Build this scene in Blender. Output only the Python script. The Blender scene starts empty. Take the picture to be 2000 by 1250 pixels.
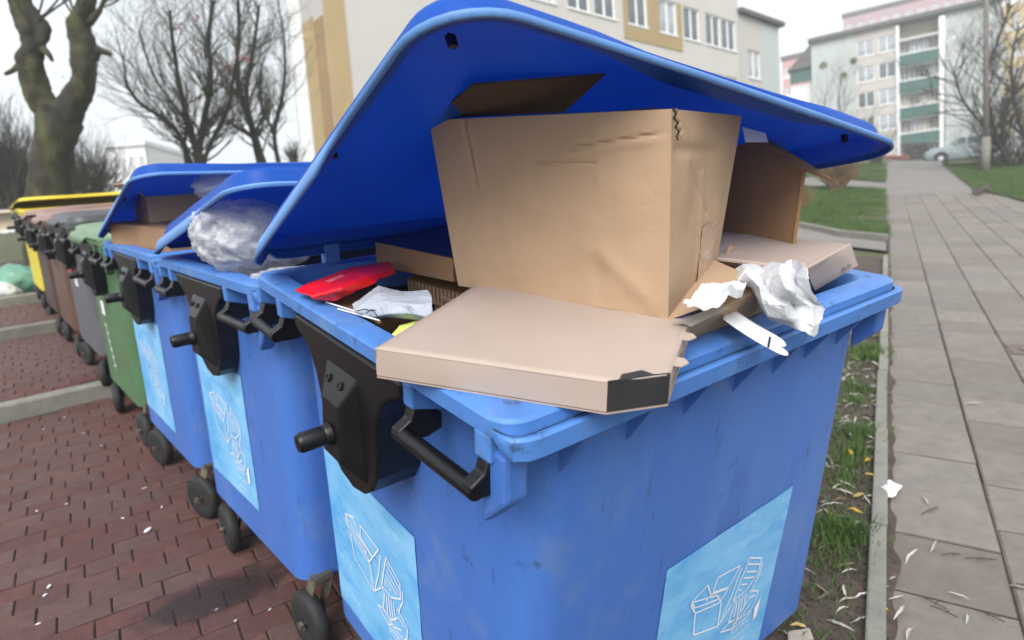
import bpy, bmesh, math, random
from mathutils import Vector, Matrix, noise
random.seed(7)
V = Vector; PI = math.pi
scn = bpy.context.scene
col = scn.collection

# ------------------------------------------------------------------ camera, sky, sun, exposure
F = 1250.0; PITCH = .241; ROLL = -.056; CAMH = 1.475          # focal length in pixels of a 2000 px wide frame
fwd = V((0, math.cos(PITCH), -math.sin(PITCH))); r0 = V((1, 0, 0)); u0 = r0.cross(fwd)
rgt = math.cos(ROLL)*r0 + math.sin(ROLL)*u0; upv = -math.sin(ROLL)*r0 + math.cos(ROLL)*u0
CAM = V((0, 0, CAMH))
cd = bpy.data.cameras.new('camera'); cam = bpy.data.objects.new('camera', cd); col.objects.link(cam)
cam.matrix_world = Matrix(((rgt.x, upv.x, -fwd.x, 0), (rgt.y, upv.y, -fwd.y, 0), (rgt.z, upv.z, -fwd.z, CAMH), (0, 0, 0, 1)))
cd.sensor_width = 36; cd.lens = 36*F/2000; cd.clip_start = .05; cd.clip_end = 2000
cd.dof.use_dof = True; cd.dof.focus_distance = 1.25; cd.dof.aperture_fstop = 3.3
scn.camera = cam; scn.cycles.volume_bounces = 2

SUN_EL, SUN_AZ = math.radians(47), math.radians(196)         # soft light from behind and left of the camera
w = bpy.data.worlds.new('World'); scn.world = w; w.use_nodes = True
nt = w.node_tree; nt.nodes.clear()
sky = nt.nodes.new('ShaderNodeTexSky'); sky.sky_type = 'NISHITA'; sky.sun_disc = False
sky.sun_elevation = SUN_EL; sky.sun_rotation = SUN_AZ; sky.dust_density = 4; sky.air_density = 1.5
bg1 = nt.nodes.new('ShaderNodeBackground'); bg1.inputs['Strength'].default_value = .08
bg2 = nt.nodes.new('ShaderNodeBackground'); bg2.inputs['Color'].default_value = (.90, .95, 1, 1); bg2.inputs['Strength'].default_value = .45
mx = nt.nodes.new('ShaderNodeMixShader'); mx.inputs[0].default_value = .88     # cloud cover over the clear sky
out = nt.nodes.new('ShaderNodeOutputWorld')
nt.links.new(sky.outputs[0], bg1.inputs['Color']); nt.links.new(bg1.outputs[0], mx.inputs[1]); nt.links.new(bg2.outputs[0], mx.inputs[2])
nt.links.new(mx.outputs[0], out.inputs[0])
sd = bpy.data.lights.new('sun', 'SUN'); sd.energy = 1.5; sd.angle = math.radians(38); sd.color = (1, .975, .94)
so = bpy.data.objects.new('sun', sd); col.objects.link(so)
sdir = V((math.sin(SUN_AZ)*math.cos(SUN_EL), math.cos(SUN_AZ)*math.cos(SUN_EL), math.sin(SUN_EL)))
so.rotation_euler = (-sdir).to_track_quat('-Z', 'Y').to_euler()
scn.view_settings.view_transform = 'Standard'; scn.view_settings.look = 'None'
scn.view_settings.exposure = 1.56; scn.view_settings.gamma = 1; scn.view_settings.use_curve_mapping = False

# ------------------------------------------------------------------ measuring helpers: where a sight line meets a plane
def ray(px, py): return fwd + rgt*((px-1000)/F) - upv*((py-625)/F)
def onz(px, py, z=0.):
    d = ray(px, py); return CAM + d*((z-CAMH)/d.z)
def at(px, py, Y):
    d = ray(px, py); return CAM + d*(Y/d.y)
def hill(Y): return .0012*max(0., Y-12)**2                    # the path climbs
def onhill(px, py, dz=0.):
    p = onz(px, py)
    if p.y < 12 or p.y > 400: return V((p.x, p.y, dz))
    lo_, hi_ = 5., p.y; d = ray(px, py)
    for _ in range(40):
        m_ = (lo_+hi_)/2
        if (CAM+d*(m_/d.y)).z > hill(m_): lo_ = m_
        else: hi_ = m_
    q = CAM+d*(lo_/d.y); return V((q.x, q.y, q.z+dz))
def onplane(px, py, o, n):
    d = ray(px, py); return CAM + d*((o-CAM).dot(n)/d.dot(n))
# pose of the nearest container (it leans towards its front)
M1 = Matrix(((0.79494718, -0.60467854, 0.04922234), (0.60653461, 0.79037042, -0.08619955), (0.01321913, 0.09837914, 0.9950612)))
O1 = V((.1512, 1.5757, 1.1942))                              # middle of its rim
RIM = 1.2; HX, HY = .6105, .525
B1W = Matrix.Translation(O1 - M1 @ V((0, 0, RIM))) @ M1.to_4x4()
def nb(px, py, z=0.):                                        # point at height z over the rim plane, container frame (origin on rim)
    n = M1.col[2]; p = onplane(px, py, O1 + n*z, n); return M1.transposed() @ (p - O1)
def b2w(p): return O1 + M1 @ V(p)
def w2b(p): return M1.transposed() @ (V(p)-O1)
RX = V((math.cos(.706), math.sin(.706), 0)); RY = V((-RX.y, RX.x, 0))     # directions of the row of containers
PD = V((.505, .863, 0)).normalized(); PN = V((PD.y, -PD.x, 0))            # along and across the footpath
UP = V((-.019, .14, .99)).normalized()                                   # plumb line: the ground is a hillside

# ------------------------------------------------------------------ materials
MATS = {}
def mat(name, c, rough=.6, var=.12, scale=8, c2=None, bump=0, bscale=60, spec=.5, rnd=0, stretch=None, trans=0, metal=0, coat=0, spots=None, grain=None):
    """procedural material: two colours mixed by noise, optional bump, per-object variation, dirt spots"""
    if name in MATS: return MATS[name]
    m = bpy.data.materials.new(name); m.use_nodes = True; t = m.node_tree; N = t.nodes; L = t.links
    p = N['Principled BSDF']; p.inputs['Roughness'].default_value = rough; p.inputs['Specular IOR Level'].default_value = spec
    p.inputs['Metallic'].default_value = metal
    if coat: p.inputs['Coat Weight'].default_value = coat; p.inputs['Coat Roughness'].default_value = .1
    tc = N.new('ShaderNodeTexCoord'); src = tc.outputs['Object']
    if stretch:
        mp = N.new('ShaderNodeMapping'); mp.inputs['Scale'].default_value = stretch; L.new(src, mp.inputs['Vector']); srcs = mp.outputs[0]
    else: srcs = src
    n1 = N.new('ShaderNodeTexNoise'); n1.inputs['Scale'].default_value = scale; n1.inputs['Detail'].default_value = 6; n1.inputs['Roughness'].default_value = .62
    L.new(srcs, n1.inputs['Vector'])
    if rnd:
        oi = N.new('ShaderNodeObjectInfo'); n1.noise_dimensions = '4D'
        mm = N.new('ShaderNodeMath'); mm.operation = 'MULTIPLY'; mm.inputs[1].default_value = 37; L.new(oi.outputs['Random'], mm.inputs[0]); L.new(mm.outputs[0], n1.inputs['W'])
    mr = N.new('ShaderNodeMapRange'); mr.inputs[1].default_value = .3; mr.inputs[2].default_value = .7; L.new(n1.outputs['Fac'], mr.inputs[0])
    mix = N.new('ShaderNodeMix'); mix.data_type = 'RGBA'; L.new(mr.outputs[0], mix.inputs['Factor'])
    ca = [x*(1-var) for x in c]; cb = [min(1, x*(1+var)) for x in c] if c2 is None else list(c2)
    mix.inputs['A'].default_value = (*ca, 1); mix.inputs['B'].default_value = (*cb, 1); colr = mix.outputs['Result']
    if rnd:
        hs = N.new('ShaderNodeHueSaturation'); L.new(colr, hs.inputs['Color'])
        mv = N.new('ShaderNodeMapRange'); mv.inputs[3].default_value = 1-rnd; mv.inputs[4].default_value = 1+rnd; L.new(oi.outputs['Random'], mv.inputs[0]); L.new(mv.outputs[0], hs.inputs['Value'])
        wn = N.new('ShaderNodeTexWhiteNoise'); wn.noise_dimensions = '1D'; L.new(oi.outputs['Random'], wn.inputs['W'])
        mh = N.new('ShaderNodeMapRange'); mh.inputs[3].default_value = .5-rnd*.045; mh.inputs[4].default_value = .5+rnd*.045; L.new(wn.outputs['Value'], mh.inputs[0]); L.new(mh.outputs[0], hs.inputs['Hue'])
        ms = N.new('ShaderNodeMapRange'); ms.inputs[3].default_value = 1+rnd; ms.inputs[4].default_value = 1-rnd*1.6; L.new(wn.outputs['Value'], ms.inputs[0]); L.new(ms.outputs[0], hs.inputs['Saturation'])
        colr = hs.outputs['Color']
    for sp in (spots or []):                                 # (scale, threshold, width, colour, strength)
        n2 = N.new('ShaderNodeTexNoise'); n2.inputs['Scale'].default_value = sp[0]; n2.inputs['Detail'].default_value = 8; n2.inputs['Roughness'].default_value = .7
        L.new(srcs if len(sp) < 6 else src, n2.inputs['Vector'])
        m2 = N.new('ShaderNodeMapRange'); m2.inputs[1].default_value = sp[1]; m2.inputs[2].default_value = sp[1]+sp[2]; m2.inputs[4].default_value = sp[4]; L.new(n2.outputs['Fac'], m2.inputs[0])
        x2 = N.new('ShaderNodeMix'); x2.data_type = 'RGBA'; L.new(m2.outputs[0], x2.inputs['Factor']); L.new(colr, x2.inputs['A']); x2.inputs['B'].default_value = (*sp[3], 1); colr = x2.outputs['Result']
    L.new(colr, p.inputs['Base Color'])
    mr2 = N.new('ShaderNodeMapRange'); mr2.inputs[3].default_value = max(.02, rough-.1); mr2.inputs[4].default_value = min(1, rough+.1); L.new(n1.outputs['Fac'], mr2.inputs[0]); L.new(mr2.outputs[0], p.inputs['Roughness'])
    if bump:
        nb_ = N.new('ShaderNodeTexNoise'); nb_.inputs['Scale'].default_value = bscale; nb_.inputs['Detail'].default_value = 5; L.new(srcs, nb_.inputs['Vector'])
        b = N.new('ShaderNodeBump'); b.inputs['Strength'].default_value = bump; b.inputs['Distance'].default_value = .01; L.new(nb_.outputs['Fac'], b.inputs['Height']); L.new(b.outputs[0], p.inputs['Normal'])
    if trans:
        tr = N.new('ShaderNodeBsdfTranslucent'); L.new(colr, tr.inputs['Color']); ms_ = N.new('ShaderNodeMixShader'); ms_.inputs[0].default_value = trans
        o_ = [n for n in N if n.type == 'OUTPUT_MATERIAL'][0]; L.new(p.outputs[0], ms_.inputs[1]); L.new(tr.outputs[0], ms_.inputs[2]); L.new(ms_.outputs[0], o_.inputs[0])
    MATS[name] = m; return m

BLUE = (.056, .160, .50)
mat('blue_plastic', BLUE, .45, .10, 3, bump=.07, bscale=260, stretch=(1, 1, .22), spots=[(2.6, .50, .20, (.10, .215, .50), .65), (6, .54, .16, (.034, .10, .33), .7), (18, .60, .10, (.032, .07, .18), .7), (4, .56, .14, (.15, .23, .42), .45, 0), (11, .62, .08, (.03, .055, .11), .6, 0), (85, .70, .05, (.02, .035, .07), .7, 0), (150, .72, .03, (.30, .38, .55), .6, 0)])
mat('blue_rim', (.068, .195, .52), .45, .12, 5, bump=.08, bscale=220, spots=[(6, .54, .16, (.17, .27, .43), .6), (11, .57, .14, (.05, .10, .20), .6), (26, .58, .1, (.03, .055, .09), .8), (14, .64, .08, (.03, .045, .03), .85), (120, .68, .04, (.30, .38, .5), .6)])
mat('rim_grime', (.04, .09, .17), .9, .3, 18, c2=(.015, .022, .016), bump=.3, bscale=120, spots=[(20, .58, .08, (.10, .24, .5), .9)])
mat('blue_lid', (.010, .125, .60), .40, .08, 3, bump=.05, bscale=160, trans=.48, spots=[(5, .66, .14, (.03, .19, .58), .35)])
mat('blue_top', (.10, .25, .55), .5, .12, 4, bump=.08, bscale=120, trans=.5, spots=[(5, .52, .16, (.20, .34, .56), .6), (30, .62, .1, (.05, .10, .2), .5)])  # upward lid faces: chalky wear, and sky light put into the paler blue
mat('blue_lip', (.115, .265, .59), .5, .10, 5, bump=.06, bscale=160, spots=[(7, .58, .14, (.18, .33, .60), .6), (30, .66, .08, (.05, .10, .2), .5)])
mat('black_plastic', (.005, .005, .006), .36, .25, 10, spec=.35, bump=.05, bscale=180, spots=[(60, .68, .06, (.10, .10, .10), .3)])
mat('rubber', (.010, .010, .011), .7, .3, 20, c2=(.022, .021, .020), bump=.1, bscale=120)
mat('zinc', (.16, .14, .10), .5, .3, 30, metal=.6, spots=[(25, .58, .1, (.16, .08, .03), .7)])
mat('sticker_blue', (.13, .45, .82), .45, .10, 5, c2=(.27, .57, .85), bump=.05, bscale=40, stretch=(1, 1, 2.2), spots=[(26, .62, .08, (.06, .20, .38), .75), (4, .52, .14, (.06, .33, .74), .7), (9, .58, .1, (.34, .62, .84), .6), (120, .68, .04, (.05, .12, .2), .7)])
mat('sticker_ink', (.80, .80, .84), .5, .05)
CARD = (.42, .285, .18)
mat('cardboard', CARD, .82, .07, 4, bump=.10, bscale=90, spots=[(5, .64, .14, (.34, .22, .13), .5), (60, .72, .05, (.25, .16, .09), .5)])
mat('cardboard_pale', (.425, .335, .282), .78, .05, 5, bump=.05, bscale=120, spots=[(9, .68, .1, (.42, .28, .2), .45)])
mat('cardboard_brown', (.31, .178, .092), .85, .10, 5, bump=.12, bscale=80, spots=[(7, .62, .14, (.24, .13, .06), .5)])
mat('card_edge', (.30, .19, .10), .9, .3, 90, stretch=(1, 1, 1))
mat('print_black', (.025, .025, .028), .6, .2, 30)
mat('print_navy', (.018, .02, .055), .5, .3, 20)
mat('tape', (.46, .35, .24), .25, .15, 30, spots=[(30, .55, .1, (.62, .54, .44), .6)])
mat('paper_white', (.80, .81, .83), .7, .05, 12, bump=.05, bscale=60, trans=.15)
mat('film_white', (.86, .87, .89), .62, .04, 12, bump=.08, bscale=60, trans=.3, spec=.2)
mat('cloth_grey', (.40, .43, .48), .9, .10, 20, bump=.25, bscale=400, spots=[(10, .62, .1, (.28, .30, .34), .5)])
mat('red_film', (.72, .008, .014), .33, .12, 8, bump=.25, bscale=18, coat=.15)
mat('yellow_paper', (.66, .74, .16), .7, .06)
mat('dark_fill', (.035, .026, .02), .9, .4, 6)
mat('brick', (.086, .036, .031), .72, .22, 22, c2=(.118, .049, .040), bump=.5, bscale=140, rnd=.10, spots=[(9, .58, .14, (.045, .03, .03), .6), (70, .62, .08, (.17, .105, .085), .5), (160, .66, .05, (.03, .022, .02), .7)])
mat('joint_sand', (.04, .03, .026), .95, .4, 60, bump=.4, bscale=120)
mat('slab', (.185, .161, .142), .9, .16, 12, bump=.5, bscale=220, rnd=.13, spots=[(6, .54, .14, (.125, .10, .08), .6), (40, .60, .10, (.105, .088, .072), .6), (140, .62, .07, (.09, .078, .066), .7), (200, .68, .04, (.32, .30, .27), .6)])
mat('slab_far', (.185, .17, .16), .92, .14, 1.2, bump=.2, bscale=60, spots=[(20, .6, .1, (.17, .15, .13), .5)])
mat('concrete', (.20, .195, .165), .9, .2, 12, bump=.4, bscale=140, rnd=.10, spots=[(16, .58, .14, (.11, .105, .07), .6)])
mat('soil', (.055, .04, .032), .98, .4, 18, c2=(.10, .075, .058), bump=.8, bscale=70)
mat('turf', (.055, .075, .025), .95, .35, 6, c2=(.10, .095, .045), bump=.5, bscale=40)
mat('grass_blade', (.055, .135, .024), .7, .35, 3, c2=(.11, .18, .04), trans=.25)
mat('leaf_pale', (.36, .33, .29), .75, .2, 40, rnd=.3)
mat('leaf_yellow', (.40, .27, .05), .7, .2, 40, rnd=.2)
mat('leaf_brown', (.16, .09, .05), .8, .2, 40, rnd=.3)
mat('twig', (.05, .04, .032), .9, .3, 40)
mat('bark', (.058, .052, .034), .95, .35, 9, c2=(.020, .018, .012), bump=1., bscale=14, stretch=(1, 1, .3), spots=[(3.0, .46, .14, (.085, .088, .024), .75), (9, .56, .1, (.018, .016, .012), .8), (1.6, .60, .1, (.10, .055, .03), .7)])
mat('bark_dark', (.026, .024, .018), .95, .3, 9, c2=(.040, .038, .024), bump=.4, bscale=26)
mat('twigs_bare', (.040, .034, .028), .9, .3, 2, c2=(.07, .068, .045))
mat('bush_brown', (.20, .13, .06), .9, .3, 6)
mat('hedge', (.05, .045, .035), .9, .4, 6)
mat('mistletoe', (.16, .16, .04), .9, .3, 6)

# ------------------------------------------------------------------ mesh helpers
class MB:
    def __init__(s): s.v = []; s.f = []
    def add(s, vs, fs):
        k = len(s.v); s.v += [tuple(v) for v in vs]; s.f += [tuple(i+k for i in f) for f in fs]; return s
    def hexa(s, p):                                          # 4 bottom (ccw), 4 top
        return s.add(p, [(3, 2, 1, 0), (4, 5, 6, 7), (0, 1, 5, 4), (1, 2, 6, 5), (2, 3, 7, 6), (3, 0, 4, 7)])
    def box(s, a, b, m=None):
        x0, y0, z0 = a; x1, y1, z1 = b
        p = [V(q) for q in ((x0, y0, z0), (x1, y0, z0), (x1, y1, z0), (x0, y1, z0), (x0, y0, z1), (x1, y0, z1), (x1, y1, z1), (x0, y1, z1))]
        return s.hexa([m @ q for q in p] if m else p)
    def slab(s, q, t):                                       # quad thickened to both sides of t
        n = (V(q[1])-V(q[0])).cross(V(q[3])-V(q[0])).normalized()*t
        return s.hexa([V(p)-n for p in q]+[V(p) for p in q])
    def loft(s, rings, closed=True, cap0=False, cap1=False):
        k = len(s.v); n = len(rings[0])
        for r in rings: s.v += [tuple(p) for p in r]
        for i in range(len(rings)-1):
            for j in range(n if closed else n-1):
                a = k+i*n+j; b = k+i*n+(j+1) % n; s.f.append((a, b, b+n, a+n))
        if cap0: s.f.append(tuple(k+j for j in reversed(range(n))))
        if cap1: s.f.append(tuple(k+(len(rings)-1)*n+j for j in range(n)))
        return s
    def tube(s, path, rad, n=8, cap=True):
        path = [V(p) for p in path]; rings = []; px = None
        for i, p in enumerate(path):
            d = (path[min(i+1, len(path)-1)]-path[max(i-1, 0)]).normalized()
            if px is None: px = d.orthogonal().normalized()
            px = (px-d*px.dot(d)).normalized(); py = d.cross(px); r = rad[i] if hasattr(rad, '__len__') else rad
            rings.append([p+px*(r*math.cos(2*PI*j/n))+py*(r*math.sin(2*PI*j/n)) for j in range(n)])
        return s.loft(rings, True, cap, cap)
    def lathe(s, prof, o, ax, n=24, closed=False):           # prof (r, h) along axis
        ax = V(ax).normalized(); a = ax.orthogonal().normalized(); b = ax.cross(a); o = V(o); rings = []
        for r, h in prof: rings.append([o+ax*h+a*(r*math.cos(2*PI*j/n))+b*(r*math.sin(2*PI*j/n)) for j in range(n)])
        return s.loft(rings, True, not closed, not closed)
    def prism(s, poly, d0, d1, fr):                          # polygon (a,b) extruded, fr(a,b,d)->point
        n = len(poly); k = len(s.v); s.v += [tuple(fr(a, b, d0)) for a, b in poly]+[tuple(fr(a, b, d1)) for a, b in poly]
        s.f += [tuple(k+i for i in reversed(range(n))), tuple(k+n+i for i in range(n))]+[(k+i, k+(i+1) % n, k+n+(i+1) % n, k+n+i) for i in range(n)]
        return s
    def grid(s, fn, nu, nv):
        k = len(s.v); s.v += [tuple(fn(i/nu, j/nv)) for j in range(nv+1) for i in range(nu+1)]
        s.f += [(k+j*(nu+1)+i, k+j*(nu+1)+i+1, k+(j+1)*(nu+1)+i+1, k+(j+1)*(nu+1)+i) for j in range(nv) for i in range(nu)]
        return s
    def mesh(s, name, m, smooth=False, fix=True):
        me = bpy.data.meshes.new(name); me.from_pydata(s.v, [], s.f); me.materials.append(MATS[m] if isinstance(m, str) else m)
        if fix:
            bm = bmesh.new(); bm.from_mesh(me); bmesh.ops.recalc_face_normals(bm, faces=bm.faces); bm.to_mesh(me); bm.free()
        if smooth: me.polygons.foreach_set('use_smooth', [True]*len(me.polygons))
        me.update(); return me
    def build(s, name, m, parent=None, smooth=False, bevel=0, seg=2, solid=0, fix=True, sharp=None):
        o = bpy.data.objects.new(name, s.mesh(name, m, smooth, fix)); col.objects.link(o); o.parent = parent
        if solid: q = o.modifiers.new('s', 'SOLIDIFY'); q.thickness = solid; q.offset = -1
        if bevel: q = o.modifiers.new('b', 'BEVEL'); q.width = bevel; q.segments = seg; q.limit_method = 'ANGLE'; q.angle_limit = .6
        if sharp is not None: o.data.set_sharp_from_angle(angle=sharp)
        return o
def tag(o, label=None, cat=None, group=None, kind=None):
    for k, x in (('label', label), ('category', cat), ('group', group), ('kind', kind)):
        if x: o[k] = x
    return o
def empty(name, mw=None, label=None, cat=None, group=None):
    o = bpy.data.objects.new(name, None); col.objects.link(o); o.empty_display_size = .1
    if mw is not None: o.matrix_world = mw
    return tag(o, label, cat, group)
def copyobj(o, parent, mb=None):
    c = o.copy(); col.objects.link(c); c.parent = parent
    if mb is not None: c.matrix_basis = mb
    return c
def fbm(p, sc, oct=4, seed=0):
    p = V(p)*sc+V((seed*7.3, seed*3.1, seed*1.7)); a = 0; k = 1
    for _ in range(oct): a += k*noise.noise(p); p = p*2.03; k *= .5
    return a
def ridge(p, sc, oct=4, seed=0):
    p = V(p)*sc+V((seed*7.3, seed*3.1, seed*1.7)); a = 0; k = 1
    for _ in range(oct): a += k*(1-2*abs(noise.noise(p))); p = p*2.1; k *= .5
    return a
def rrect(xl, xr, yf, yb, r, n=5, m=6):
    """rounded rectangle ccw: (x, y, nx, ny); corners n+1 points, sides m inner points"""
    P = []
    cs = ((xr-r, yf+r, -PI/2), (xr-r, yb-r, 0), (xl+r, yb-r, PI/2), (xl+r, yf+r, PI))
    arcs = [[(cx+r*math.cos(a+PI/2*i/n), cy+r*math.sin(a+PI/2*i/n), math.cos(a+PI/2*i/n), math.sin(a+PI/2*i/n)) for i in range(n+1)] for cx, cy, a in cs]
    for k in range(4):
        P += arcs[k]; a = arcs[k][-1]; b = arcs[(k+1) % 4][0]
        P += [(a[0]+(b[0]-a[0])*i/(m+1), a[1]+(b[1]-a[1])*i/(m+1), a[2], a[3]) for i in range(1, m+1)]
    return P
def sm(a, b, x):
    t = min(1, max(0, (x-a)/(b-a))); return t*t*(3-2*t)

# ------------------------------------------------------------------ ground, paving, footpath
def sheet(name, pts, z, m, kind='structure'):
    c = sum((V(p) for p in pts), V())/len(pts); b = MB(); n = len(pts); rings = []
    for k in range(9):
        ring = []
        for p in pts:
            q = V(p).lerp(c, k/8.2); ring.append((q.x, q.y, hill(q.y)+z))
        rings.append(ring)
    b.loft(rings, True, False, True); return tag(b.build(name, m), kind=kind)
def rc(x, y): return RX*x+RY*y                               # row coordinates -> world
def pc(a, c): return PD*a+PN*c                               # footpath coordinates (along, across) -> world

gb = MB(); gb.grid(lambda u, v: (-300+600*u, -60+400*v, -.045), 20, 20)
tag(gb.build('ground', 'turf'), kind='structure')

TER = [(-1.2, 5.32, 0.), (5.32, 7.72, .10), (7.72, 9.28, .20), (9.28, 14, .30)]     # terraces of the brick yard: from, to, level
BW, BL = .107, .165; BYAW = math.radians(32.5)                # brick course, length with joint, and the direction of the courses                                          # brick course and length with joint
brick_meshes = []
for k in range(6):
    b = MB(); rr = random.Random(k); j = lambda: rr.uniform(-.0012, .0012)
    a, c, h, e = BL/2-.0022, BW/2-.0026, .055, .0040
    tp = [(-a+e+j(), -c+e+j(), j()), (a-e+j(), -c+e+j(), j()), (a-e+j(), c-e+j(), j()), (-a+e+j(), c-e+j(), j())]
    md = [(-a, -c, -e), (a, -c, -e), (a, c, -e), (-a, c, -e)]; lo = [(x, y, -h) for x, y, z in md]
    b.loft([lo, md, tp], True, False, True); brick_meshes.append(b.mesh('brick', 'brick'))
cams = [(onz(x, y)) for x, y in ((0, 1250), (0, 800), (700, 1250))]
paving = None; nbrick = 0; far = MB()
pb = MB()
for y0, y1, z in TER:
    pb.hexa([rc(-9, y0)+V((0, 0, z-.3)), rc(3.2, y0)+V((0, 0, z-.3)), rc(3.2, y1-.001)+V((0, 0, z-.3)), rc(-9, y1-.001)+V((0, 0, z-.3)),
             rc(-9, y0)+V((0, 0, z-.009)), rc(3.2, y0)+V((0, 0, z-.009)), rc(3.2, y1-.001)+V((0, 0, z-.009)), rc(-9, y1-.001)+V((0, 0, z-.009))])
# cut the yard back along the footpath by leaving its right side under the soil strip: the blocks end at the strip
paving = tag(pb.build('brick_yard', 'joint_sand'), kind='structure')
cand = []
def proj(p):
    d = V(p)-CAM; z = d.dot(fwd); return (1000+F*d.dot(rgt)/z, 625-F*d.dot(upv)/z) if z > .05 else (-9999, -9999)
BXd = V((math.cos(BYAW), math.sin(BYAW), 0)); BYd = V((-BXd.y, BXd.x, 0))
for y0, y1, z in TER[:3]:
    for iy in range(-10, 130):
        for ix in range(-60, 50):
            p = BYd*((iy+.5)*BW)+BXd*((ix+(.5 if iy % 2 else 0)+.10*math.sin(iy*2.1))*BL); ry = p.dot(RY); rx_ = p.dot(RX)
            if not (y0+.06 < ry < y1-.13) or rx_ > 1.9 or p.dot(PN) > -.30: continue
            p = p+V((0, 0, z)); q = proj(p)
            if not (-700 < q[0] < 1400 and 380 < q[1] < 1500): continue
            cand.append((q[1] if -10 < q[0] < 660 and q[1] < 1290 else q[1]-900, p, iy))
cand.sort(key=lambda t: -t[0])
for k, (s, p, iy) in enumerate(cand):
    mw = Matrix.Translation(p+V((0, 0, random.uniform(-.0022, .0022)))) @ Matrix.Rotation(BYAW+random.uniform(-.02, .02), 4, 'Z') @ Matrix.Rotation(random.uniform(-.014, .014), 4, 'X') @ Matrix.Rotation(random.uniform(-.008, .008), 4, 'Y')
    if k < 300:
        o = bpy.data.objects.new('brick', random.choice(brick_meshes)); col.objects.link(o); o.parent = paving; o.matrix_basis = mw
    else:
        me = random.choice(brick_meshes); far.add([mw @ v.co for v in me.vertices], [tuple(f.vertices) for f in me.polygons])
tag(far.build('bricks', 'brick', paving), kind='stuff')
# concrete kerbs at the steps between the terraces
kn = 0
for (yk, z) in ((5.32, 0), (7.72, .10), (9.28, .20)):
    root = empty('kerb_row', Matrix.Translation(rc(0, yk)+V((0, 0, z))) @ Matrix.Rotation(.706, 4, 'Z'),
                 ['long concrete kerb across the brick yard behind the green container', 'concrete kerb step by the brown containers', 'farthest concrete kerb step beside the green rubbish sack'][kn], 'kerb')
    x = .66 if kn else .70
    while x > -6.5:
        b = MB(); b.box((x-.985, -.105, -.12), (x, .012, .105+random.uniform(-.004, .004))); b.build('kerb_stone', 'concrete', root, bevel=.012); x -= 1.0
    kn += 1

# soil strip between the containers and the footpath kerb
def soil(u, v):
    a = -.6+10.2*u; c = -.92+.965*v; p = pc(a, c)
    z = .012+.016*fbm((p.x, p.y, 0), 2.2, 4)+.010*fbm((p.x, p.y, 0), 9, 3)
    return (p.x, p.y, z)
sb = MB(); sb.grid(soil, 200, 40); tag(sb.build('soil_strip', 'soil', smooth=True), kind='structure')
# footpath kerb stones
kr = empty('path_kerb', Matrix.Translation(pc(0, 0)), 'narrow weathered concrete kerb edging the slab footpath', 'kerb')
a = -.4; i = 0
while a < 9.4:
    ln = .99; b = MB(); dx = random.uniform(-.004, .004); dz = random.uniform(-.006, .006)
    if 0.9 < a+ln < 2.2: dx -= .028; dz -= .02
    p = [pc(a+.004, .048+dx), pc(a+ln, .048+dx), pc(a+ln, .104+dx), pc(a+.004, .104+dx)]
    b.hexa([q+V((0, 0, -.1)) for q in p]+[q+V((0, 0, .047+dz)) for q in p]); b.build('kerb_stone', 'concrete', kr, bevel=.008); a += ln+.006
# footpath: slabs built one by one near, one sheet beyond
SA, SC = .383, .360
pathp = [onhill(*q) for q in ((1733, 470), (1729, 372), (1735, 318), (1840, 317), (1870, 345), (1905, 372), (1990, 392), (2080, 430))]
path = tag((lambda b: (b.add([(p.x, p.y, -.034) for p in ([pc(-1.5, .106), pc(-1.5, 6)]+[pc(4, 6.5), pc(11, 7.0)]+[pathp[7], pathp[6], pathp[5], pathp[4], pathp[3], pathp[2], pathp[1], pathp[0], pc(8, .106)])], [tuple(range(13))]), b.build('footpath', 'joint_sand'))[1])(MB()), kind='structure')
slab_meshes = []
for k in range(5):
    b = MB(); rr = random.Random(k+40); j = lambda: rr.uniform(-.0015, .0015)
    x, y, e = SC/2-.004, SA/2-.0072, .007
    tp = [(-x+e+j(), -y+e+j(), j()), (x-e+j(), -y+e+j(), j()), (x-e+j(), y-e+j(), j()), (-x+e+j(), y-e+j(), j())]; md = [(-x, -y, -e), (x, -y, -e), (x, y, -e), (-x, y, -e)]
    b.loft([[(p[0], p[1], -.05) for p in md], md, tp], True, False, True); slab_meshes.append(b.mesh('paving_slab', 'slab'))
cand = []; farslab = MB(); rotp = math.atan2(PN.y, PN.x)
for ci in range(18):
    off = (2.253+[0, .46, .93, .42, .88, .37][ci % 6]*SA)
    for ai in range(-10, 62):
        al = off+(ai-.5)*SA; ac = .108+SC*(ci+.5); p = pc(al, ac); q = proj((p.x, p.y, 0))
        if al > 21 or not (1600 < q[0] < (2060 if al > 9 else 2400) and 300 < q[1] < 1500): continue
        if al > 9.5 and (proj((p.x, p.y, 0))[0] > 1735+ (proj((p.x, p.y, 0))[1]-318)*3.3): continue
        cand.append((q[1], p))
cand.sort(key=lambda t: -t[0])
for k, (s, p) in enumerate(cand):
    mw = Matrix.Translation(V((p.x, p.y, hill(p.y)+.002+random.uniform(-.003, .003)))) @ Matrix.Rotation(rotp+random.uniform(-.006, .006), 4, 'Z') @ Matrix.Rotation(random.uniform(-.008, .008), 4, 'X') @ Matrix.Rotation(random.uniform(-.008, .008), 4, 'Y')
    if k < 300:
        o = bpy.data.objects.new('paving_slab', random.choice(slab_meshes)); col.objects.link(o); o.parent = path; o.matrix_basis = mw
    else:
        me = random.choice(slab_meshes); farslab.add([mw @ v.co for v in me.vertices], [tuple(f.vertices) for f in me.polygons])
if farslab.v: tag(farslab.build('paving_slabs', 'slab', path), kind='stuff')
fp = [pc(9.72, .106), pc(9.72, 6.9)]+[pathp[7], pathp[6], pathp[5], pathp[4], pathp[3], pathp[2], pathp[1]]
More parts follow.
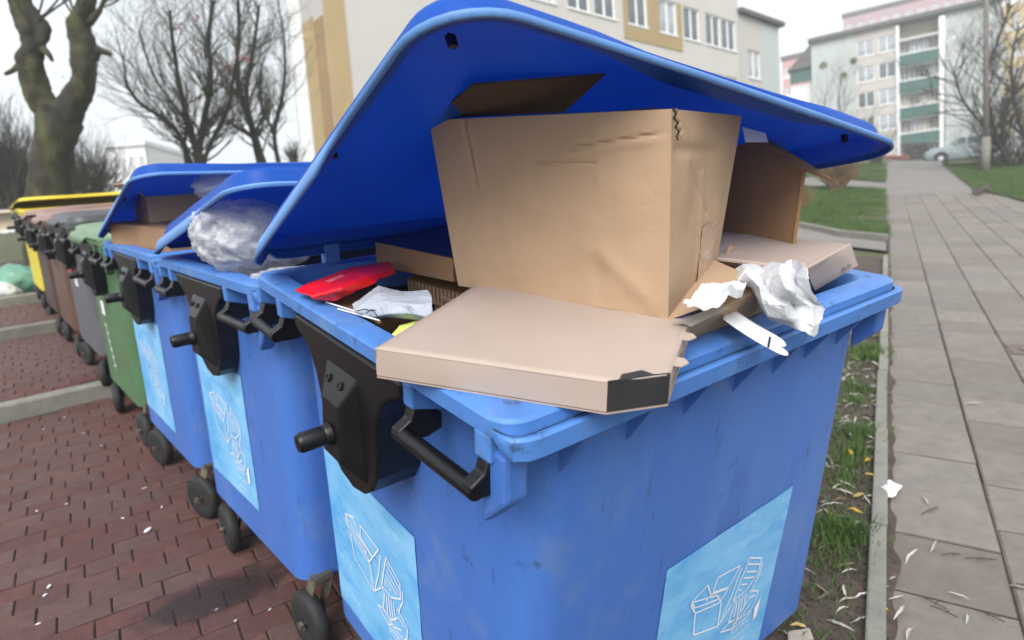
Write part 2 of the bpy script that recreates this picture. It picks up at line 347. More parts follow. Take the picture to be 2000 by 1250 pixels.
fpl = [V((*pc(9.0, .108).xy, -.012)), onhill(1733, 462), onhill(1731, 420), onhill(1730, 390), onhill(1729, 372), onhill(1730, 355), onhill(1732, 340), onhill(1733, 329), onhill(1735, 320), onhill(1738, 314)]
fpr = [V((*pc(9.0, 7.2).xy, -.012)), V((*pc(11.2, 7.0).xy, 0)), onhill(2050, 410), onhill(1990, 391), onhill(1905, 371), onhill(1880, 352), onhill(1862, 338), onhill(1850, 328), onhill(1842, 320), onhill(1838, 314)]
fpl = [p-V((0, 0, .012)) for p in fpl]; fpr = [p-V((0, 0, .012)) for p in fpr]
fpo = tag(MB().loft([fpl, fpr], False).build('footpath_beyond', 'slab_far'), kind='structure')
def blades(b, p, h, wd, n, rr, lean=.5):
    for _ in range(n):
        a = rr.uniform(0, 2*PI); q = p+V((rr.gauss(0, wd), rr.gauss(0, wd), 0)); hh = h*rr.uniform(.5, 1.2); t = V((math.cos(a), math.sin(a), 0)); s = V((-t.y, t.x, 0))*(.05*hh+.0014)
        k = len(b.v); b.v += [tuple(q-s), tuple(q+s), tuple(q+t*(hh*lean*rr.uniform(.2, 1))+V((0, 0, hh)))]; b.f.append((k, k+1, k+2))
# crumbs of earth, bits of stem and thin grass over the strip
rr = random.Random(19); cb_ = MB(); gb_ = MB()
for i in range(2600):
    p = pc(rr.uniform(1.2, 7), min(.04, rr.gauss(-.10, .14))); z = .012+.016*fbm((p.x, p.y, 0), 2.2, 4)+.010*fbm((p.x, p.y, 0), 9, 3); r_ = rr.uniform(.002, .008)
    a_ = V((rr.gauss(0, 1), rr.gauss(0, 1), rr.gauss(0, .5))).normalized()*r_*rr.uniform(1, 2.5); b_ = a_.orthogonal().normalized()*r_; c_ = a_.cross(b_).normalized()*r_; q = V((p.x, p.y, z+.002)); cb_.add([q-a_, q+a_, q+b_, q-b_*.6+c_, q-c_*.7], [(0, 2, 3), (0, 3, 4), (0, 4, 2), (1, 3, 2), (1, 4, 3), (1, 2, 4)])
for i in range(700):
    p = pc(rr.uniform(1.8, 7), min(.03, rr.gauss(-.12, .10))); blades(gb_, V((p.x, p.y, .018)), .035, .02, 3, rr, 1.4)
tag(cb_.build('soil_crumbs', 'soil', fix=False), 'crumbs of earth scattered over the soil strip', 'soil', kind='stuff'); tag(gb_.build('grass_sprouts', 'grass_blade', fix=False), 'thin sprouting grass on the soil strip', 'grass', kind='stuff')
# earth swept against the kerb
db = MB(); db.grid(lambda u, v: (lambda a, c: (*pc(a, c).xy, .0055+.004*(1-v)+hill(pc(a, c).y)))(-.3+14*u, .1035+v*(.028+.030*max(-.6, fbm((u*60, 0, 1), 1, 3)))), 420, 3)
tag(db.build('swept_dirt', 'soil', fix=False), 'thin line of dark earth on the slabs along the kerb', 'dirt', kind='stuff')
# cast-iron cover set in the path
cp = pc(0, 0); cc = (onz(1945, 672)+onz(1965, 690))*.5+PN*.20
cv = empty('utility_cover', Matrix.Translation(V((cc.x, cc.y, .004))) @ Matrix.Rotation(rotp+.05, 4, 'Z'), 'small rusty metal utility cover set into the slab footpath', 'cover')
MB().box((-.16, -.13, 0), (.16, .13, .006)).build('frame', mat('rust', (.14, .10, .09), .7, .3, 30, bump=.5, bscale=200), cv, bevel=.003)
MB().lathe([(.10, .004), (.10, .011), (.085, .013), (.02, .013)], (0, 0, 0), (0, 0, 1), 20).build('lid', 'rust', cv)

# side path, lawns with their edging
def poly_world(px, z=0): return [onhill(x, y, z) for x, y in px]
sheet('side_path', poly_world([(1480, 430), (1560, 442), (1640, 463), (1731, 473), (1731, 490), (1560, 470), (1470, 470)]), .002, 'slab_far')
sheet('cross_path', poly_world([(1480, 340), (1640, 350), (1729, 357), (1729, 372), (1640, 366), (1470, 356)]), .002, 'slab_far')
LAWN = {'near_lawn': [(1420, 366), (1560, 368), (1640, 367), (1727, 373), (1730, 466), (1640, 457), (1548, 438), (1420, 420)],
        'far_lawn': [(1560, 330), (1728, 320), (1728, 356), (1640, 349), (1520, 345)],
        'right_lawn': [(1842, 323), (1935, 318), (2060, 314), (2100, 425), (1992, 391), (1905, 371), (1868, 343)]}
def inside(p, poly):
    c = False; n = len(poly)
    for i in range(n):
        a, b = poly[i], poly[(i+1) % n]
        if (a.y > p.y) != (b.y > p.y) and p.x < (b.x-a.x)*(p.y-a.y)/(b.y-a.y)+a.x: c = not c
    return c
for nm, px in LAWN.items():
    P = poly_world(px); sheet(nm, P, .03, 'turf'); rr = random.Random(nm); b = MB()
    x0, x1, y0, y1 = min(p.x for p in P), max(p.x for p in P), min(p.y for p in P), max(p.y for p in P); n = 0
    want = {'near_lawn': 16000, 'far_lawn': 6000, 'right_lawn': 16000}[nm]
    while n < want:
        p = V((rr.uniform(x0, x1), rr.uniform(y0, y1), 0)); p.z = hill(p.y)+.028
        if inside(p, P):
            dn = fbm((p.x, p.y, 0), .9, 3)
            if dn > -.45: blades(b, p, .07*(1+.5*dn)*(1+p.y*.012), .05, 3, rr)
            n += 1
    tag(b.build('grass_'+nm.split('_')[0], 'grass_blade', fix=False), 'short winter grass on the '+nm.replace('_', ' '), 'grass', kind='stuff')
lk = empty('lawn_kerb', Matrix.Identity(4), 'low concrete edging round the near corner of the lawn', 'kerb')
ks = [onz(1420, 421), onz(1548, 440), onz(1640, 460), onz(1731, 469)]
for a, b in zip(ks[:-1], ks[1:]):
    d = (b-a); L_ = d.length; n = max(1, int(L_)); d.normalize(); s = V((-d.y, d.x, 0))*.05
    for i in range(n):
        p, q = a+d*(L_*i/n+.004), a+d*(L_*(i+1)/n-.004); MB().hexa([p-s+V((0, 0, -.1)), q-s+V((0, 0, -.1)), q+s+V((0, 0, -.1)), p+s+V((0, 0, -.1)), p-s+V((0, 0, .09)), q-s+V((0, 0, .09)), q+s+V((0, 0, .09)), p+s+V((0, 0, .09))]).build('kerb_stone', 'concrete', lk, bevel=.01)
# tufts on the soil strip
tufts = [(1700, 690, .10), (1690, 700, .09), (1675, 762, .07), (1668, 785, .06), (1678, 850, .08), (1664, 880, .07), (1655, 905, .06), (1650, 935, .05), (1645, 1035, .085), (1660, 1050, .07), (1630, 1045, .07), (1638, 1085, .05), (1610, 1110, .03), (1660, 960, .03), (1690, 655, .05), (1715, 620, .05), (1722, 560, .05), (1700, 600, .05)]
for i, (x, y, h) in enumerate(tufts):
    p = onz(x, y, .02); b = MB(); rr = random.Random(i); blades(b, p, h*.75, .030+h*.25, int(60+1500*h), rr, .9)
    tag(b.build('grass_tuft', 'grass_blade', fix=False), 'green grass tuft on bare soil between container and kerb', 'grass', 'grass tufts beside the footpath kerb', kind='stuff')

# damp oily stain on the bricks by the castors
ms = bpy.data.materials.new('damp_stain'); ms.use_nodes = True; t_ = ms.node_tree; p_ = t_.nodes['Principled BSDF']; p_.inputs['Base Color'].default_value = (.018, .018, .02, 1); p_.inputs['Roughness'].default_value = .45
tc_ = t_.nodes.new('ShaderNodeTexCoord'); gr = t_.nodes.new('ShaderNodeTexGradient'); gr.gradient_type = 'SPHERICAL'; mp_ = t_.nodes.new('ShaderNodeMapping'); mp_.inputs['Scale'].default_value = (3.0, 6.5, 1); nz_ = t_.nodes.new('ShaderNodeTexNoise'); nz_.inputs['Scale'].default_value = 14; nz_.inputs['Detail'].default_value = 6
ad = t_.nodes.new('ShaderNodeMath'); ad.operation = 'ADD'; mr_ = t_.nodes.new('ShaderNodeMapRange'); mr_.inputs[1].default_value = .62; mr_.inputs[2].default_value = 1.0; mr_.inputs[4].default_value = .5
t_.links.new(tc_.outputs['Object'], mp_.inputs['Vector']); t_.links.new(mp_.outputs[0], gr.inputs['Vector']); t_.links.new(tc_.outputs['Object'], nz_.inputs['Vector']); t_.links.new(gr.outputs['Fac'], ad.inputs[0]); t_.links.new(nz_.outputs['Fac'], ad.inputs[1]); t_.links.new(ad.outputs[0], mr_.inputs[0]); t_.links.new(mr_.outputs[0], p_.inputs['Alpha']); MATS['damp_stain'] = ms
so3 = MB().grid(lambda u, v: (-.45+.9*u, -.25+.5*v, 0), 4, 4).build('damp_stain', 'damp_stain'); sp3 = onz(420, 1165); so3.location = (sp3.x, sp3.y, .0062); so3.rotation_euler = (0, 0, BYAW); tag(so3, 'dark damp stain on the bricks beside the near castors', 'stain', kind='stuff')

# ------------------------------------------------------------------ wheeled waste containers
def make_container(name, mw, label, group, body, rim, lid, th=(.0, .0), sticker=True, lean=0., flare=.04, wheel_dz=(0, 0), detail=2, lidshift=.046, lip=None, dome=1., toplid=None, li=.062, lt=-.02, zb=-.97, wi=.05, wy=-.42):
    R = empty(name, mw, label, 'waste container', group)
    Z = lambda z: z+RIM
    # body with rim, one moulding
    prof = [((-.12, -.50), (-.14, -.50)), ((-.08, -.07), (-.118, -.07)), ((-.062, -.007), (-.062, -.007)), ((-.056, 0), (-.056, 0)), ((-.006, 0), (-.006, 0)), ((0, -.005), (0, -.005)), ((0, -.024), (0, -.014)),
            ((.001, -.029), (0, -.016)), ((.006, -.0215), (0, -.018)), ((.017, -.0185), (0, -.020)), ((.022, -.0225), (0, -.022)), ((.022, -.052), (0, -.031)), ((.018, -.056), (-.004, -.034)), ((-.034, -.057), (-.082, -.036))]
    rings = []
    for (df, zf), (ds, zs) in prof:
        ring = []
        din = min(df, ds)
        if din < -.03:                                       # inner ledge and wall: inset outline with its own corner radius
            for (x, y, nx, ny) in rrect(-HX-ds, HX+ds, -HY-df, HY+ds, .05, 5, 8): ring.append((x, y, Z(zs+(zf-zs)*sm(.3, .9, -ny))))
        else:
            for (x, y, nx, ny) in rrect(-HX, HX, -HY, HY, .045, 5, 8):
                wf = sm(.3, .9, -ny); d = ds+(df-ds)*wf; z = zs+(zf-zs)*wf
                ring.append((x+nx*d, y+ny*d, Z(z)))
        rings.append(ring)
    def bod(z, ins=0):
        t = -z; return rrect(-HX+li+lt*t+ins, HX-.06+flare*t-ins, -HY+.042+.055*t+ins, HY-.022-.012*t-ins, .075, 5, 8)
    rings.append([(x, y, Z(-.09 if False else -.062)) for x, y, _, _ in bod(-.062)])
    for z in (-.2, -.4, -.6, -.8, zb+.06, zb): rings.append([(x, y, Z(z)) for x, y, _, _ in bod(z)])
    rings.append([(x, y, Z(zb-.03)) for x, y, _, _ in bod(zb-.03, .03)]); rings.append([(x, y, Z(zb-.035)) for x, y, _, _ in bod(zb-.03, .07)])
    b = MB(); b.loft(rings, True, True, True)
    bo = b.build('body', body, R, smooth=True, sharp=.7)
    bo.data.materials.append(MATS[rim]); bo.data.materials.append(MATS['rim_grime']); nring = len(rings[0])
    for p in bo.data.polygons:
        if p.center.z > RIM-.058: p.material_index = 1
        if rim == 'blue_rim' and p.index//nring in (6, 7) and p.center.y < -HY+.03: p.material_index = 2
    # brackets of the carrying handles, gussets, corner fins
    xo = -HX
    for y0, y1 in ((.522, .499), (.375, .346), (-.240, -.270), (-.449, -.488)):
        bk = MB(); bk.hexa([(xo, y1, Z(-.075)), (xo, y0, Z(-.075)), (xo+.085, y0, Z(-.10)), (xo+.085, y1, Z(-.10)), (xo, y1, Z(-.030)), (xo, y0, Z(-.030)), (xo+.085, y0, Z(-.030)), (xo+.085, y1, Z(-.030))])
        bk.build('handle_bracket', rim, R, bevel=.004)
    for (y0, y1) in ((.50, .36), (-.255, -.465)):
        h = MB(); zh = -.120; xb = xo-.014
        for yy, s in ((y0, 1), (y1, -1)):
            pl = [(xo+.006, -.072), (xo+.06, -.098), (xo+.060, -.128), (xo+.03, -.136), (xb+.004, zh-.013), (xb-.014, zh-.004), (xb-.012, zh+.012), (xo-.002, -.095)]
            h.prism(pl, yy-.013, yy+.013, lambda a, c, d: (a, d, Z(c)))
        h.tube([(xb, y0+.012, Z(zh)), (xb, y1-.012, Z(zh))], .0150, 12); h.build('handle', 'black_plastic', R, smooth=True, bevel=.003, sharp=.6)
    for x in ((-.46, -.305, -.147, .012, .157, .29, .435) if detail > 1 else ()):
        g = MB(); yf = -HY+.045; g.prism([(-HY-.010, -.055), (yf+.01, -.055), (yf+.015, -.16), (yf+.002, -.145)], x-.004, x+.004, lambda a, c, d: (d, a, Z(c))); g.build('gusset', body, R, bevel=.0015)
    for s in (-1, 1):
        g = MB(); xc = s*(HX-.03)
        g.prism([(-HY+.012, -.056), (-HY+.012, -.135), (-HY+.07, -.195), (-HY+.075, -.056)], xc-.022, xc+.022, lambda a, c, d: (d, a, Z(c))); g.build('corner_fin', body, R, bevel=.008)
    # trunnion plates with lifting pins on both short sides
    for s in (-1, 1):
        X = lambda x: s*x
        t = MB()
        sh = [(.243, -.0345), (.243, -.058), (.232, -.070), (.200, -.082), (.168, -.105), (.145, -.140), (.133, -.185), (.128, -.24), (.118, -.285), (.092, -.325), (.055, -.350), (.0, -.362)]
        sh = sh+[(-a, c) for a, c in reversed(sh[:-1])]
        t.prism(sh, HX-.10 if s < 0 else HX-.055, HX+.005, lambda a, c, d: (X(d), a, Z(c)))
        t.hexa([V((X(HX+.003), y, Z(z))) for y, z in ((.080, -.318), (-.080, -.318), (-.075, -.085), (.075, -.085))]+[V((X(HX+d), y, Z(z))) for y, z, d in ((.044, -.272, .043), (-.044, -.272, .043), (-.040, -.150, .036), (.040, -.150, .036))])
        tp = t.build('trunnion_plate', 'black_plastic', R, bevel=.006)
        q = MB(); q.lathe([(.024, 0), (.022, .012), (.0205, .014), (.0205, .060), (.017, .066), (.006, .067), (.005, .062)], (X(HX+.042), 0, Z(-.220)), (s, 0, 0), 20); q.build('pin', 'black_plastic', tp, smooth=True, sharp=.6)
        if s < 0:
            for yy in (.035, -.02):
                MB().lathe([(.009, 0), (.009, .003), (.006, .003), (.005, -.004)], (X(HX+.0195), yy, Z(-.115)), (s, 0, .5), 12).build('screw_recess', 'rubber', tp)
    # castors
    for sx in (-1, 1):
        for sy in (-1, 1):
            if sx > 0 and detail < 2: continue
            wz = .1-mw_fix(mw, wheel_dz[0] if sy < 0 else wheel_dz[1]); a = random.uniform(-.35, .35)
            c = V((sx*(HX-wi), .35 if sy > 0 else wy, wz)); inn = V((-sx*.05, 0, 0)); d = V((math.cos(a), math.sin(a), 0))
            ty = MB().lathe([(.058, -.022), (.086, -.024), (.097, -.016), (.1, 0), (.097, .016), (.086, .024), (.058, .022)], c, d, 28).build('wheel', 'rubber', R, smooth=True, sharp=.8)
            MB().lathe([(.056, -.018), (.05, -.008), (.022, -.008), (.018, -.026), (.006, -.03), (.006, .03), (.018, .026), (.022, .008), (.05, .008), (.056, .018)], c, d, 20).build('hub', 'black_plastic', ty, smooth=True, sharp=.5)
            f = MB(); e = V((-d.y, d.x, 0))
            for k in (-1, 1):
                q = c+d*(.030*k); z0, z1 = V((0, 0, -.016)), V((0, 0, .135)); f.hexa([q+e*.015-d*.002+z0, q-e*.015-d*.002+z0, q-e*.015+d*.002+z0, q+e*.015+d*.002+z0,
                                          q+e*.02-d*.002+z1+inn, q-e*.03-d*.002+z1+inn, q-e*.03+d*.002+z1+inn, q+e*.02+d*.002+z1+inn])
            f.lathe([(.012, -.04), (.012, .04)], c, d, 10); f.box((c.x+inn.x-.03, c.y-.03, c.z+.132), (c.x+inn.x+.03, c.y+.03, c.z+.15)); f.build('fork', 'zinc', ty)
    # lid: a domed sheet hinged at the back, opening angle th[0] on the left and th[1] on the right
    wl, dl, hy, hz = 1.235, 1.058, .529, lidshift
    def place(x, t, h):
        a = th[0]+(th[1]-th[0])*(x/wl+.5); cy, cz = -math.cos(a), math.sin(a); nyv, nzv = math.sin(a), math.cos(a)
        return (x, hy+t*cy+h*nyv, Z(hz+t*cz+h*nzv))
    spec = [(-.001, None), (0, -.003), (.003, 0), (.024, .001), (.025, .002), (.031, .034*dome), (.040, .045*dome), (.064, .051*dome), (.16, .058*dome), (.26, .062*dome), (.38, .064*dome), (.50, .065*dome)]
    rings = []
    for k, (ins, h) in enumerate(spec):
        ring = []
        for (x, y, nx, ny) in rrect(-wl/2, wl/2, -dl, 0, .13, 8, 16):
            t = -y; ii = ins
            side = abs(nx) > .8
            if h is None:                                    # depth of the turned-down edge, deeper at the back half of the sides
                hh = -.013-(.032*sm(.655, .625, t) if side else 0)-(.012 if ny > .8 else 0)
                ring.append(place(x+nx*(.022*sm(.655, .63, t) if side else 0), t-ny*0, hh)); continue
            if ny < -.8 and abs(x) < .32 and .0202 < ins < .05: ii += .028*sm(.36, .16, abs(x))*(1 if ins < .032 else .55)     # grab recess at the front
            fx, fy = max(1e-3, 1-2*ii/wl), max(1e-3, 1-2*ii/dl)
            if ii > .2:
                X = x*fx; T = dl/2+(t-dl/2)*fy
            else:
                # inset by moving along the corner geometry
                X = max(-wl/2+ii, min(wl/2-ii, x-nx*ii)); T = max(ii, min(dl-ii, t+ny*ii))
            hb = h + (.006*math.sin(T*7)*math.sin(X*5) if h > .05 else 0)+.004*fbm((X, T, th[0]), 2.2, 2)*sm(.02, .05, h)
            if h > .03: hb -= .015*sm(.2, .0, T)
            ring.append(place(X, T, hb))
        rings.append(ring)
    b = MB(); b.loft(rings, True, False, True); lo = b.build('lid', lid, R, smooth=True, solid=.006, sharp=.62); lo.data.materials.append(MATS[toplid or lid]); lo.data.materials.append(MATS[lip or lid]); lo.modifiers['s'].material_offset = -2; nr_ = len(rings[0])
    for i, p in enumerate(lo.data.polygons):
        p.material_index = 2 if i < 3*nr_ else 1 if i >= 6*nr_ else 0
    for x in (-.40, .40):
        p0 = V((x, HY-.03, Z(-.01))); hb = MB(); hb.box((x-.022, HY-.012, Z(-.03)), (x+.022, HY+.02, Z(lidshift+.03))); hb.build('hinge', rim, R, bevel=.005)
    if detail > 1:
        for x, t in ((-.52, .93), (-.565, .54), (.52, .95)):
            h = MB(); c = [place(x+dx, t+dt, hh) for hh in (.036, .018) for dx, dt in ((-.006, -.005), (.006, -.005), (.006, .005), (-.006, .005))]; h.hexa(c[4:]+c[:4]); h.build('catch', 'black_plastic', lo)
    return R, place
def mw_fix(mw, dz): return dz

ART = [  # line drawing on the recycling stickers: carton, papers, rolled sheet (u to the right, v down, in metres from the top left corner)
]
def px_art():
    L = []
    zz = lambda x, y: (1260+x/3.7875, 920+y/3.7875)
    def fr(x, y):
        n = M1 @ V((0, -1, -.055)); p0 = O1+M1 @ V((0, -HY+.042, 0)); q = zz(x, y); p = M1.transposed() @ (onplane(q[0], q[1], p0, n)-O1); return (p.x+.13, -p.z-.528)
    S = [[(357, 1045), (345, 1205), (525, 1140), (550, 960), (357, 1045)], [(330, 995), (357, 1040)], [(330, 965), (330, 995)], [(330, 965), (357, 1005), (540, 935)], [(330, 965), (450, 835), (475, 912), (440, 945)],
         [(330, 967), (470, 925), (520, 912), (550, 960)], [(490, 890), (525, 780), (693, 690), (605, 850), (490, 890)], [(605, 850), (552, 945)], [(700, 712), (640, 880), (535, 1128)], [(475, 905), (600, 860)],
         [(762, 635), (850, 637), (822, 750), (720, 890), (640, 945), (762, 635)], [(752, 682), (835, 682)], [(738, 738), (815, 735)], [(718, 785), (790, 778)], [(700, 832), (740, 828)], [(680, 872), (695, 870)],
         [(855, 668), (838, 740), (795, 830), (770, 890)], [(640, 945), (655, 965), (605, 1110), (660, 1090), (740, 960)], [(668, 960), (645, 1075)], [(690, 935), (668, 1070)], [(712, 915), (690, 1040)], [(732, 900), (715, 1010)],
         [(765, 880), (825, 878), (800, 960), (740, 1070), (640, 1155), (545, 1185), (600, 1120), (690, 1075), (760, 985)], [(755, 930), (800, 912)], [(625, 1165), (665, 1100)], [(545, 1110), (620, 990)]]
    for l in S: L.append([fr(x, y) for x, y in l])
    return L
ART = px_art()
def strokes(b, lines, fr, wd=.0042):
    for l in lines:
        for (u0_, v0), (u1, v1) in zip(l[:-1], l[1:]):
            dx, dy = u1-u0_, v1-v0; ln = math.hypot(dx, dy) or 1; nx, ny = -dy/ln*wd/2, dx/ln*wd/2; ex, ey = dx/ln*wd*.4, dy/ln*wd*.4
            b.add([fr(u0_-ex+nx, v0-ey+ny), fr(u1+ex+nx, v1+ey+ny), fr(u1+ex-nx, v1+ey-ny), fr(u0_-ex-nx, v0-ey-ny)], [(0, 1, 2, 3)])
def dashes(u, v, n, ln, rr, tilt=0):
    L = []; x = u
    for i in range(n):
        k = rr.uniform(.4, 1)*ln; L.append([(x, v), (x, v-.010*rr.uniform(.5, 1))]); L.append([(x, v-.004), (x+k, v-.004*rr.uniform(0, 2))]); x += k+ln*.35
    return L
def sticker(R, fr, w_, h_, seed=0):
    s = MB(); s.grid(lambda u, v: fr(u*w_, v*h_, .0018+.0012*fbm((u*3, v*3, seed), 1.4, 2)), 14, 14); so_ = s.build('sticker', 'sticker_blue', R, smooth=True)
    k = MB(); rr = random.Random(seed); d = lambda u, v: fr(u, v, .0048)
    strokes(k, ART, d, .0045); T = []
    for i in range(4): T += dashes(.33, .36+.03*i, 5, .016, rr)
    strokes(k, T, d, .0028); k.add([d(.43, .36), d(.455, .335), d(.452, .40), d(.435, .41)], [(0, 1, 2, 3)])
    k.build('line_drawing', 'sticker_ink', so_); return so_
def left_frame(y0, z0, li=.062, lt=-.02):                                      # sticker frame on the short side (u runs towards the front)
    def fr(u, v, e): 
        z = z0-v; t = -z; return V((-HX+li+lt*t-e, y0-u, z+RIM))
    return fr
def front_frame(x0, z0):
    def fr(u, v, e):
        z = z0-v; t = -z; return V((x0+u, -HY+.042+.055*t-e, z+RIM))
    return fr

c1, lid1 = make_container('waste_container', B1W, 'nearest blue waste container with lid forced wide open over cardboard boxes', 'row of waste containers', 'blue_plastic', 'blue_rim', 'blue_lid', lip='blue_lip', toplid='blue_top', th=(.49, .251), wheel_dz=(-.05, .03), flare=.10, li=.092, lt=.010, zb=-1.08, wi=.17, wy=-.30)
sticker(c1, left_frame(.425, -.492, .092, .010), .496, .51, 1); sticker(c1, front_frame(-.13, -.528), .505, .56, 2)
def rowmat(k, dz=0, dx=0, yaw=0, zs=1.):
    p = V((-1.003, 2.044, 0))+RY*(1.113*k+(.01 if k else 0))+RX*(HX+dx); return Matrix.Translation(V((p.x, p.y, dz))) @ Matrix.Rotation(.706+yaw, 4, 'Z') @ Matrix.Diagonal((1, 1, zs, 1))
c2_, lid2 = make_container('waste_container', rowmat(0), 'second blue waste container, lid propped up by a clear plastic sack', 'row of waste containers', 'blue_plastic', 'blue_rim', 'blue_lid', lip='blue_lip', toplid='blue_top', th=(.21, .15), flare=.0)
sticker(c2_, left_frame(.40, -.355), .50, .49, 3)
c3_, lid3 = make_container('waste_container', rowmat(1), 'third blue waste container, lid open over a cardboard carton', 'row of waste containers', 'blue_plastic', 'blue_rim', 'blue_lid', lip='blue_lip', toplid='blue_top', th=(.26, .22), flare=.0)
sticker(c3_, left_frame(.42, -.355), .56, .52, 4)
mat('green_plastic', (.075, .16, .072), .45, .12, 4, spots=[(5, .6, .15, (.11, .22, .10), .5), (30, .64, .08, (.03, .05, .03), .5)])
mat('green_lid', (.15, .23, .14), .5, .12, 4, spots=[(5, .6, .15, (.22, .30, .21), .5)])
mat('grey_plastic', (.10, .10, .115), .5, .14, 4, spots=[(7, .6, .12, (.17, .17, .19), .5), (30, .6, .08, (.04, .04, .045), .5)])
mat('black_lid', (.05, .052, .055), .45, .2, 5)
mat('brown_plastic', (.10, .05, .035), .5, .15, 4, spots=[(7, .6, .12, (.17, .10, .08), .5)])
mat('brown_lid', (.26, .16, .13), .55, .12, 4)
mat('darkbrown_plastic', (.055, .026, .021), .5, .15, 4)
mat('yellow_plastic', (.62, .50, .03), .45, .1, 4, spots=[(7, .62, .12, (.40, .30, .03), .5)])
cg, _ = make_container('waste_container', rowmat(2), 'green waste container with closed lid beside the blue ones', 'row of waste containers', 'green_plastic', 'green_plastic', 'green_lid', (.0, .0), flare=0, detail=1, lidshift=.006, dome=.8)
ck, _ = make_container('waste_container', rowmat(3, .10, zs=.955), 'grey waste container with black lid and an orange tag', 'row of waste containers', 'grey_plastic', 'black_lid', 'black_lid', (.0, .0), flare=0, detail=1, lidshift=.006, dome=.8)
cb, _ = make_container('waste_container', rowmat(4, .10, zs=.94), 'brown waste container with faded brown lid beyond the grey one', 'row of waste containers', 'brown_plastic', 'brown_plastic', 'brown_lid', (.0, .0), flare=0, detail=1, lidshift=.006, dome=.8)
cb2, _ = make_container('waste_container', rowmat(5, .10, zs=.935), 'dark brown waste container standing before the yellow one', 'row of waste containers', 'darkbrown_plastic', 'darkbrown_plastic', 'brown_lid', (.03, .03), flare=0, detail=1, lidshift=.006, dome=.8)
cy, _ = make_container('waste_container', rowmat(6, .20, zs=.90), 'yellow waste container at the far end with its lid ajar', 'row of waste containers', 'yellow_plastic', 'yellow_plastic', 'yellow_plastic', (.09, .09), flare=0, detail=1, lidshift=.01, dome=.6)
# prints and tags
f = left_frame(.25, -.42); g = MB(); g.add([f(0, 0, .003), f(.11, 0, .003), f(.11, .09, .003), f(0, .09, .003)], [(0, 1, 2, 3)]); rr = random.Random(5)
k = MB()
for i in range(6): strokes(k, [[(.03+.015*i, .16+.05*i), (.07+.015*i, .15+.05*i)], [(.05+.015*i, .14+.05*i), (.05+.015*i, .18+.05*i)]], lambda u, v: f(u, v, .003), .013)
g.build('print_patch', 'sticker_ink', cg); k.build('lettering', 'sticker_ink', cg)
f = left_frame(.12, -.28); o = MB().hexa([f(0, .22, -.002), f(.11, .22, -.002), f(.11, .05, -.002), f(0, .05, -.002), f(0, .22, .004), f(.11, .22, .004), f(.11, .05, .004), f(0, .05, .004)]).build('tag_card', 'sticker_ink', ck)
MB().hexa([f(.005, .14, .002), f(.105, .14, .002), f(.09, -.04, .002), f(.02, -.04, .002), f(.005, .14, .03), f(.105, .14, .03), f(.09, -.04, .012), f(.02, -.04, .012)]).build('orange_tag', mat('orange', (.75, .06, .02), .5), ck)

# ------------------------------------------------------------------ things in and on the containers
def panel(name, q, t, m, parent, n=(14, 10), amp=.0022, seed=0, creases=()):
    """a sheet of board: quad q (ccw seen from outside), thickness t inwards, slightly buckled"""
    q = [V(p) for p in q]; nr = (q[1]-q[0]).cross(q[3]-q[0]).normalized(); b = MB()
    def P(u, v, k):
        p = (q[0]*(1-u)+q[1]*u)*(1-v)+(q[3]*(1-u)+q[2]*u)*v
        e = min(1, 6*min(u, 1-u), 6*min(v, 1-v))
        cz = 0
        for (a0, b0, a1, b1, am, wd) in creases:             # folds pressed into the board: from (a0,b0) to (a1,b1) in panel units
            dx, dy = a1-a0, b1-b0; s_ = min(1, max(0, ((u-a0)*dx+(v-b0)*dy)/(dx*dx+dy*dy))); dd = math.hypot(u-a0-dx*s_, v-b0-dy*s_); cz += am*math.exp(-(dd/wd)**2)*(1 if 0 < s_ < 1 else .4)
        return p+nr*(e*amp*(fbm(p, 7, 3, seed)*1.3+.9*ridge(p, 3.2, 2, seed+3)-.5)+cz*min(1, 12*min(u, 1-u))-k*t)
    nu, nv = n; k = (nu+1)*(nv+1)
    b.grid(lambda u, v: P(u, v, 0), nu, nv); b.grid(lambda u, v: P(u, v, 1), nu, nv); b.f[nu*nv:] = [tuple(reversed(f)) for f in b.f[nu*nv:]]
    ed = [i for i in range(nu+1)]+[(j)*(nu+1)+nu for j in range(1, nv+1)]+[nv*(nu+1)+i for i in range(nu-1, -1, -1)]+[j*(nu+1) for j in range(nv-1, 0, -1)]
    b.f += [(ed[i], ed[i]+k, ed[(i+1) % len(ed)]+k, ed[(i+1) % len(ed)]) for i in range(len(ed))]
    return b.build(name, m, parent, smooth=True, sharp=.5)
def carton(name, c, label, m, t=.005, flaps=(), group=None, top=False, amp=.0022, seed=0, creases={}):
    """c: 4 bottom corners then 4 top corners (ccw from above, first edge = front)"""
    c = [V(p) for p in c]; o = sum(c[:4], V())/4; R = empty(name, Matrix.Translation(o), label, 'box', group); c = [p-o for p in c]
    for i in range(4):
        j = (i+1) % 4; panel('side_panel', [c[i], c[j], c[j+4], c[i+4]], t, m, R, (90, 70) if i in creases else (14, 10), amp=amp, seed=seed+i, creases=creases.get(i, ()))
    panel('bottom_panel', [c[3], c[2], c[1], c[0]], t, m, R, (6, 6), .001)
    if top: panel('top_panel', [c[4], c[5], c[6], c[7]], t, m, R, (12, 12), amp, seed+9)
    for k, (i, L, a) in enumerate(flaps):                    # flap on edge i, length L, angle a (0 = straight up, + = outwards)
        j = (i+1) % 4; p, q = c[i+4], c[j+4]; e = (q-p).normalized(); upd = ((c[i+4]-c[i])+(c[j+4]-c[j])).normalized(); outw = e.cross(upd).normalized()
        d = upd*math.cos(a)+outw*math.sin(a); p1, q1 = p+e*.006, q-e*.006
        panel('flap', [p1+d*.002, q1+d*.002, q1+d*L-e*.012, p1+d*L+e*.012], t, m, R, (10, 5), amp, seed+20+k)
    return R
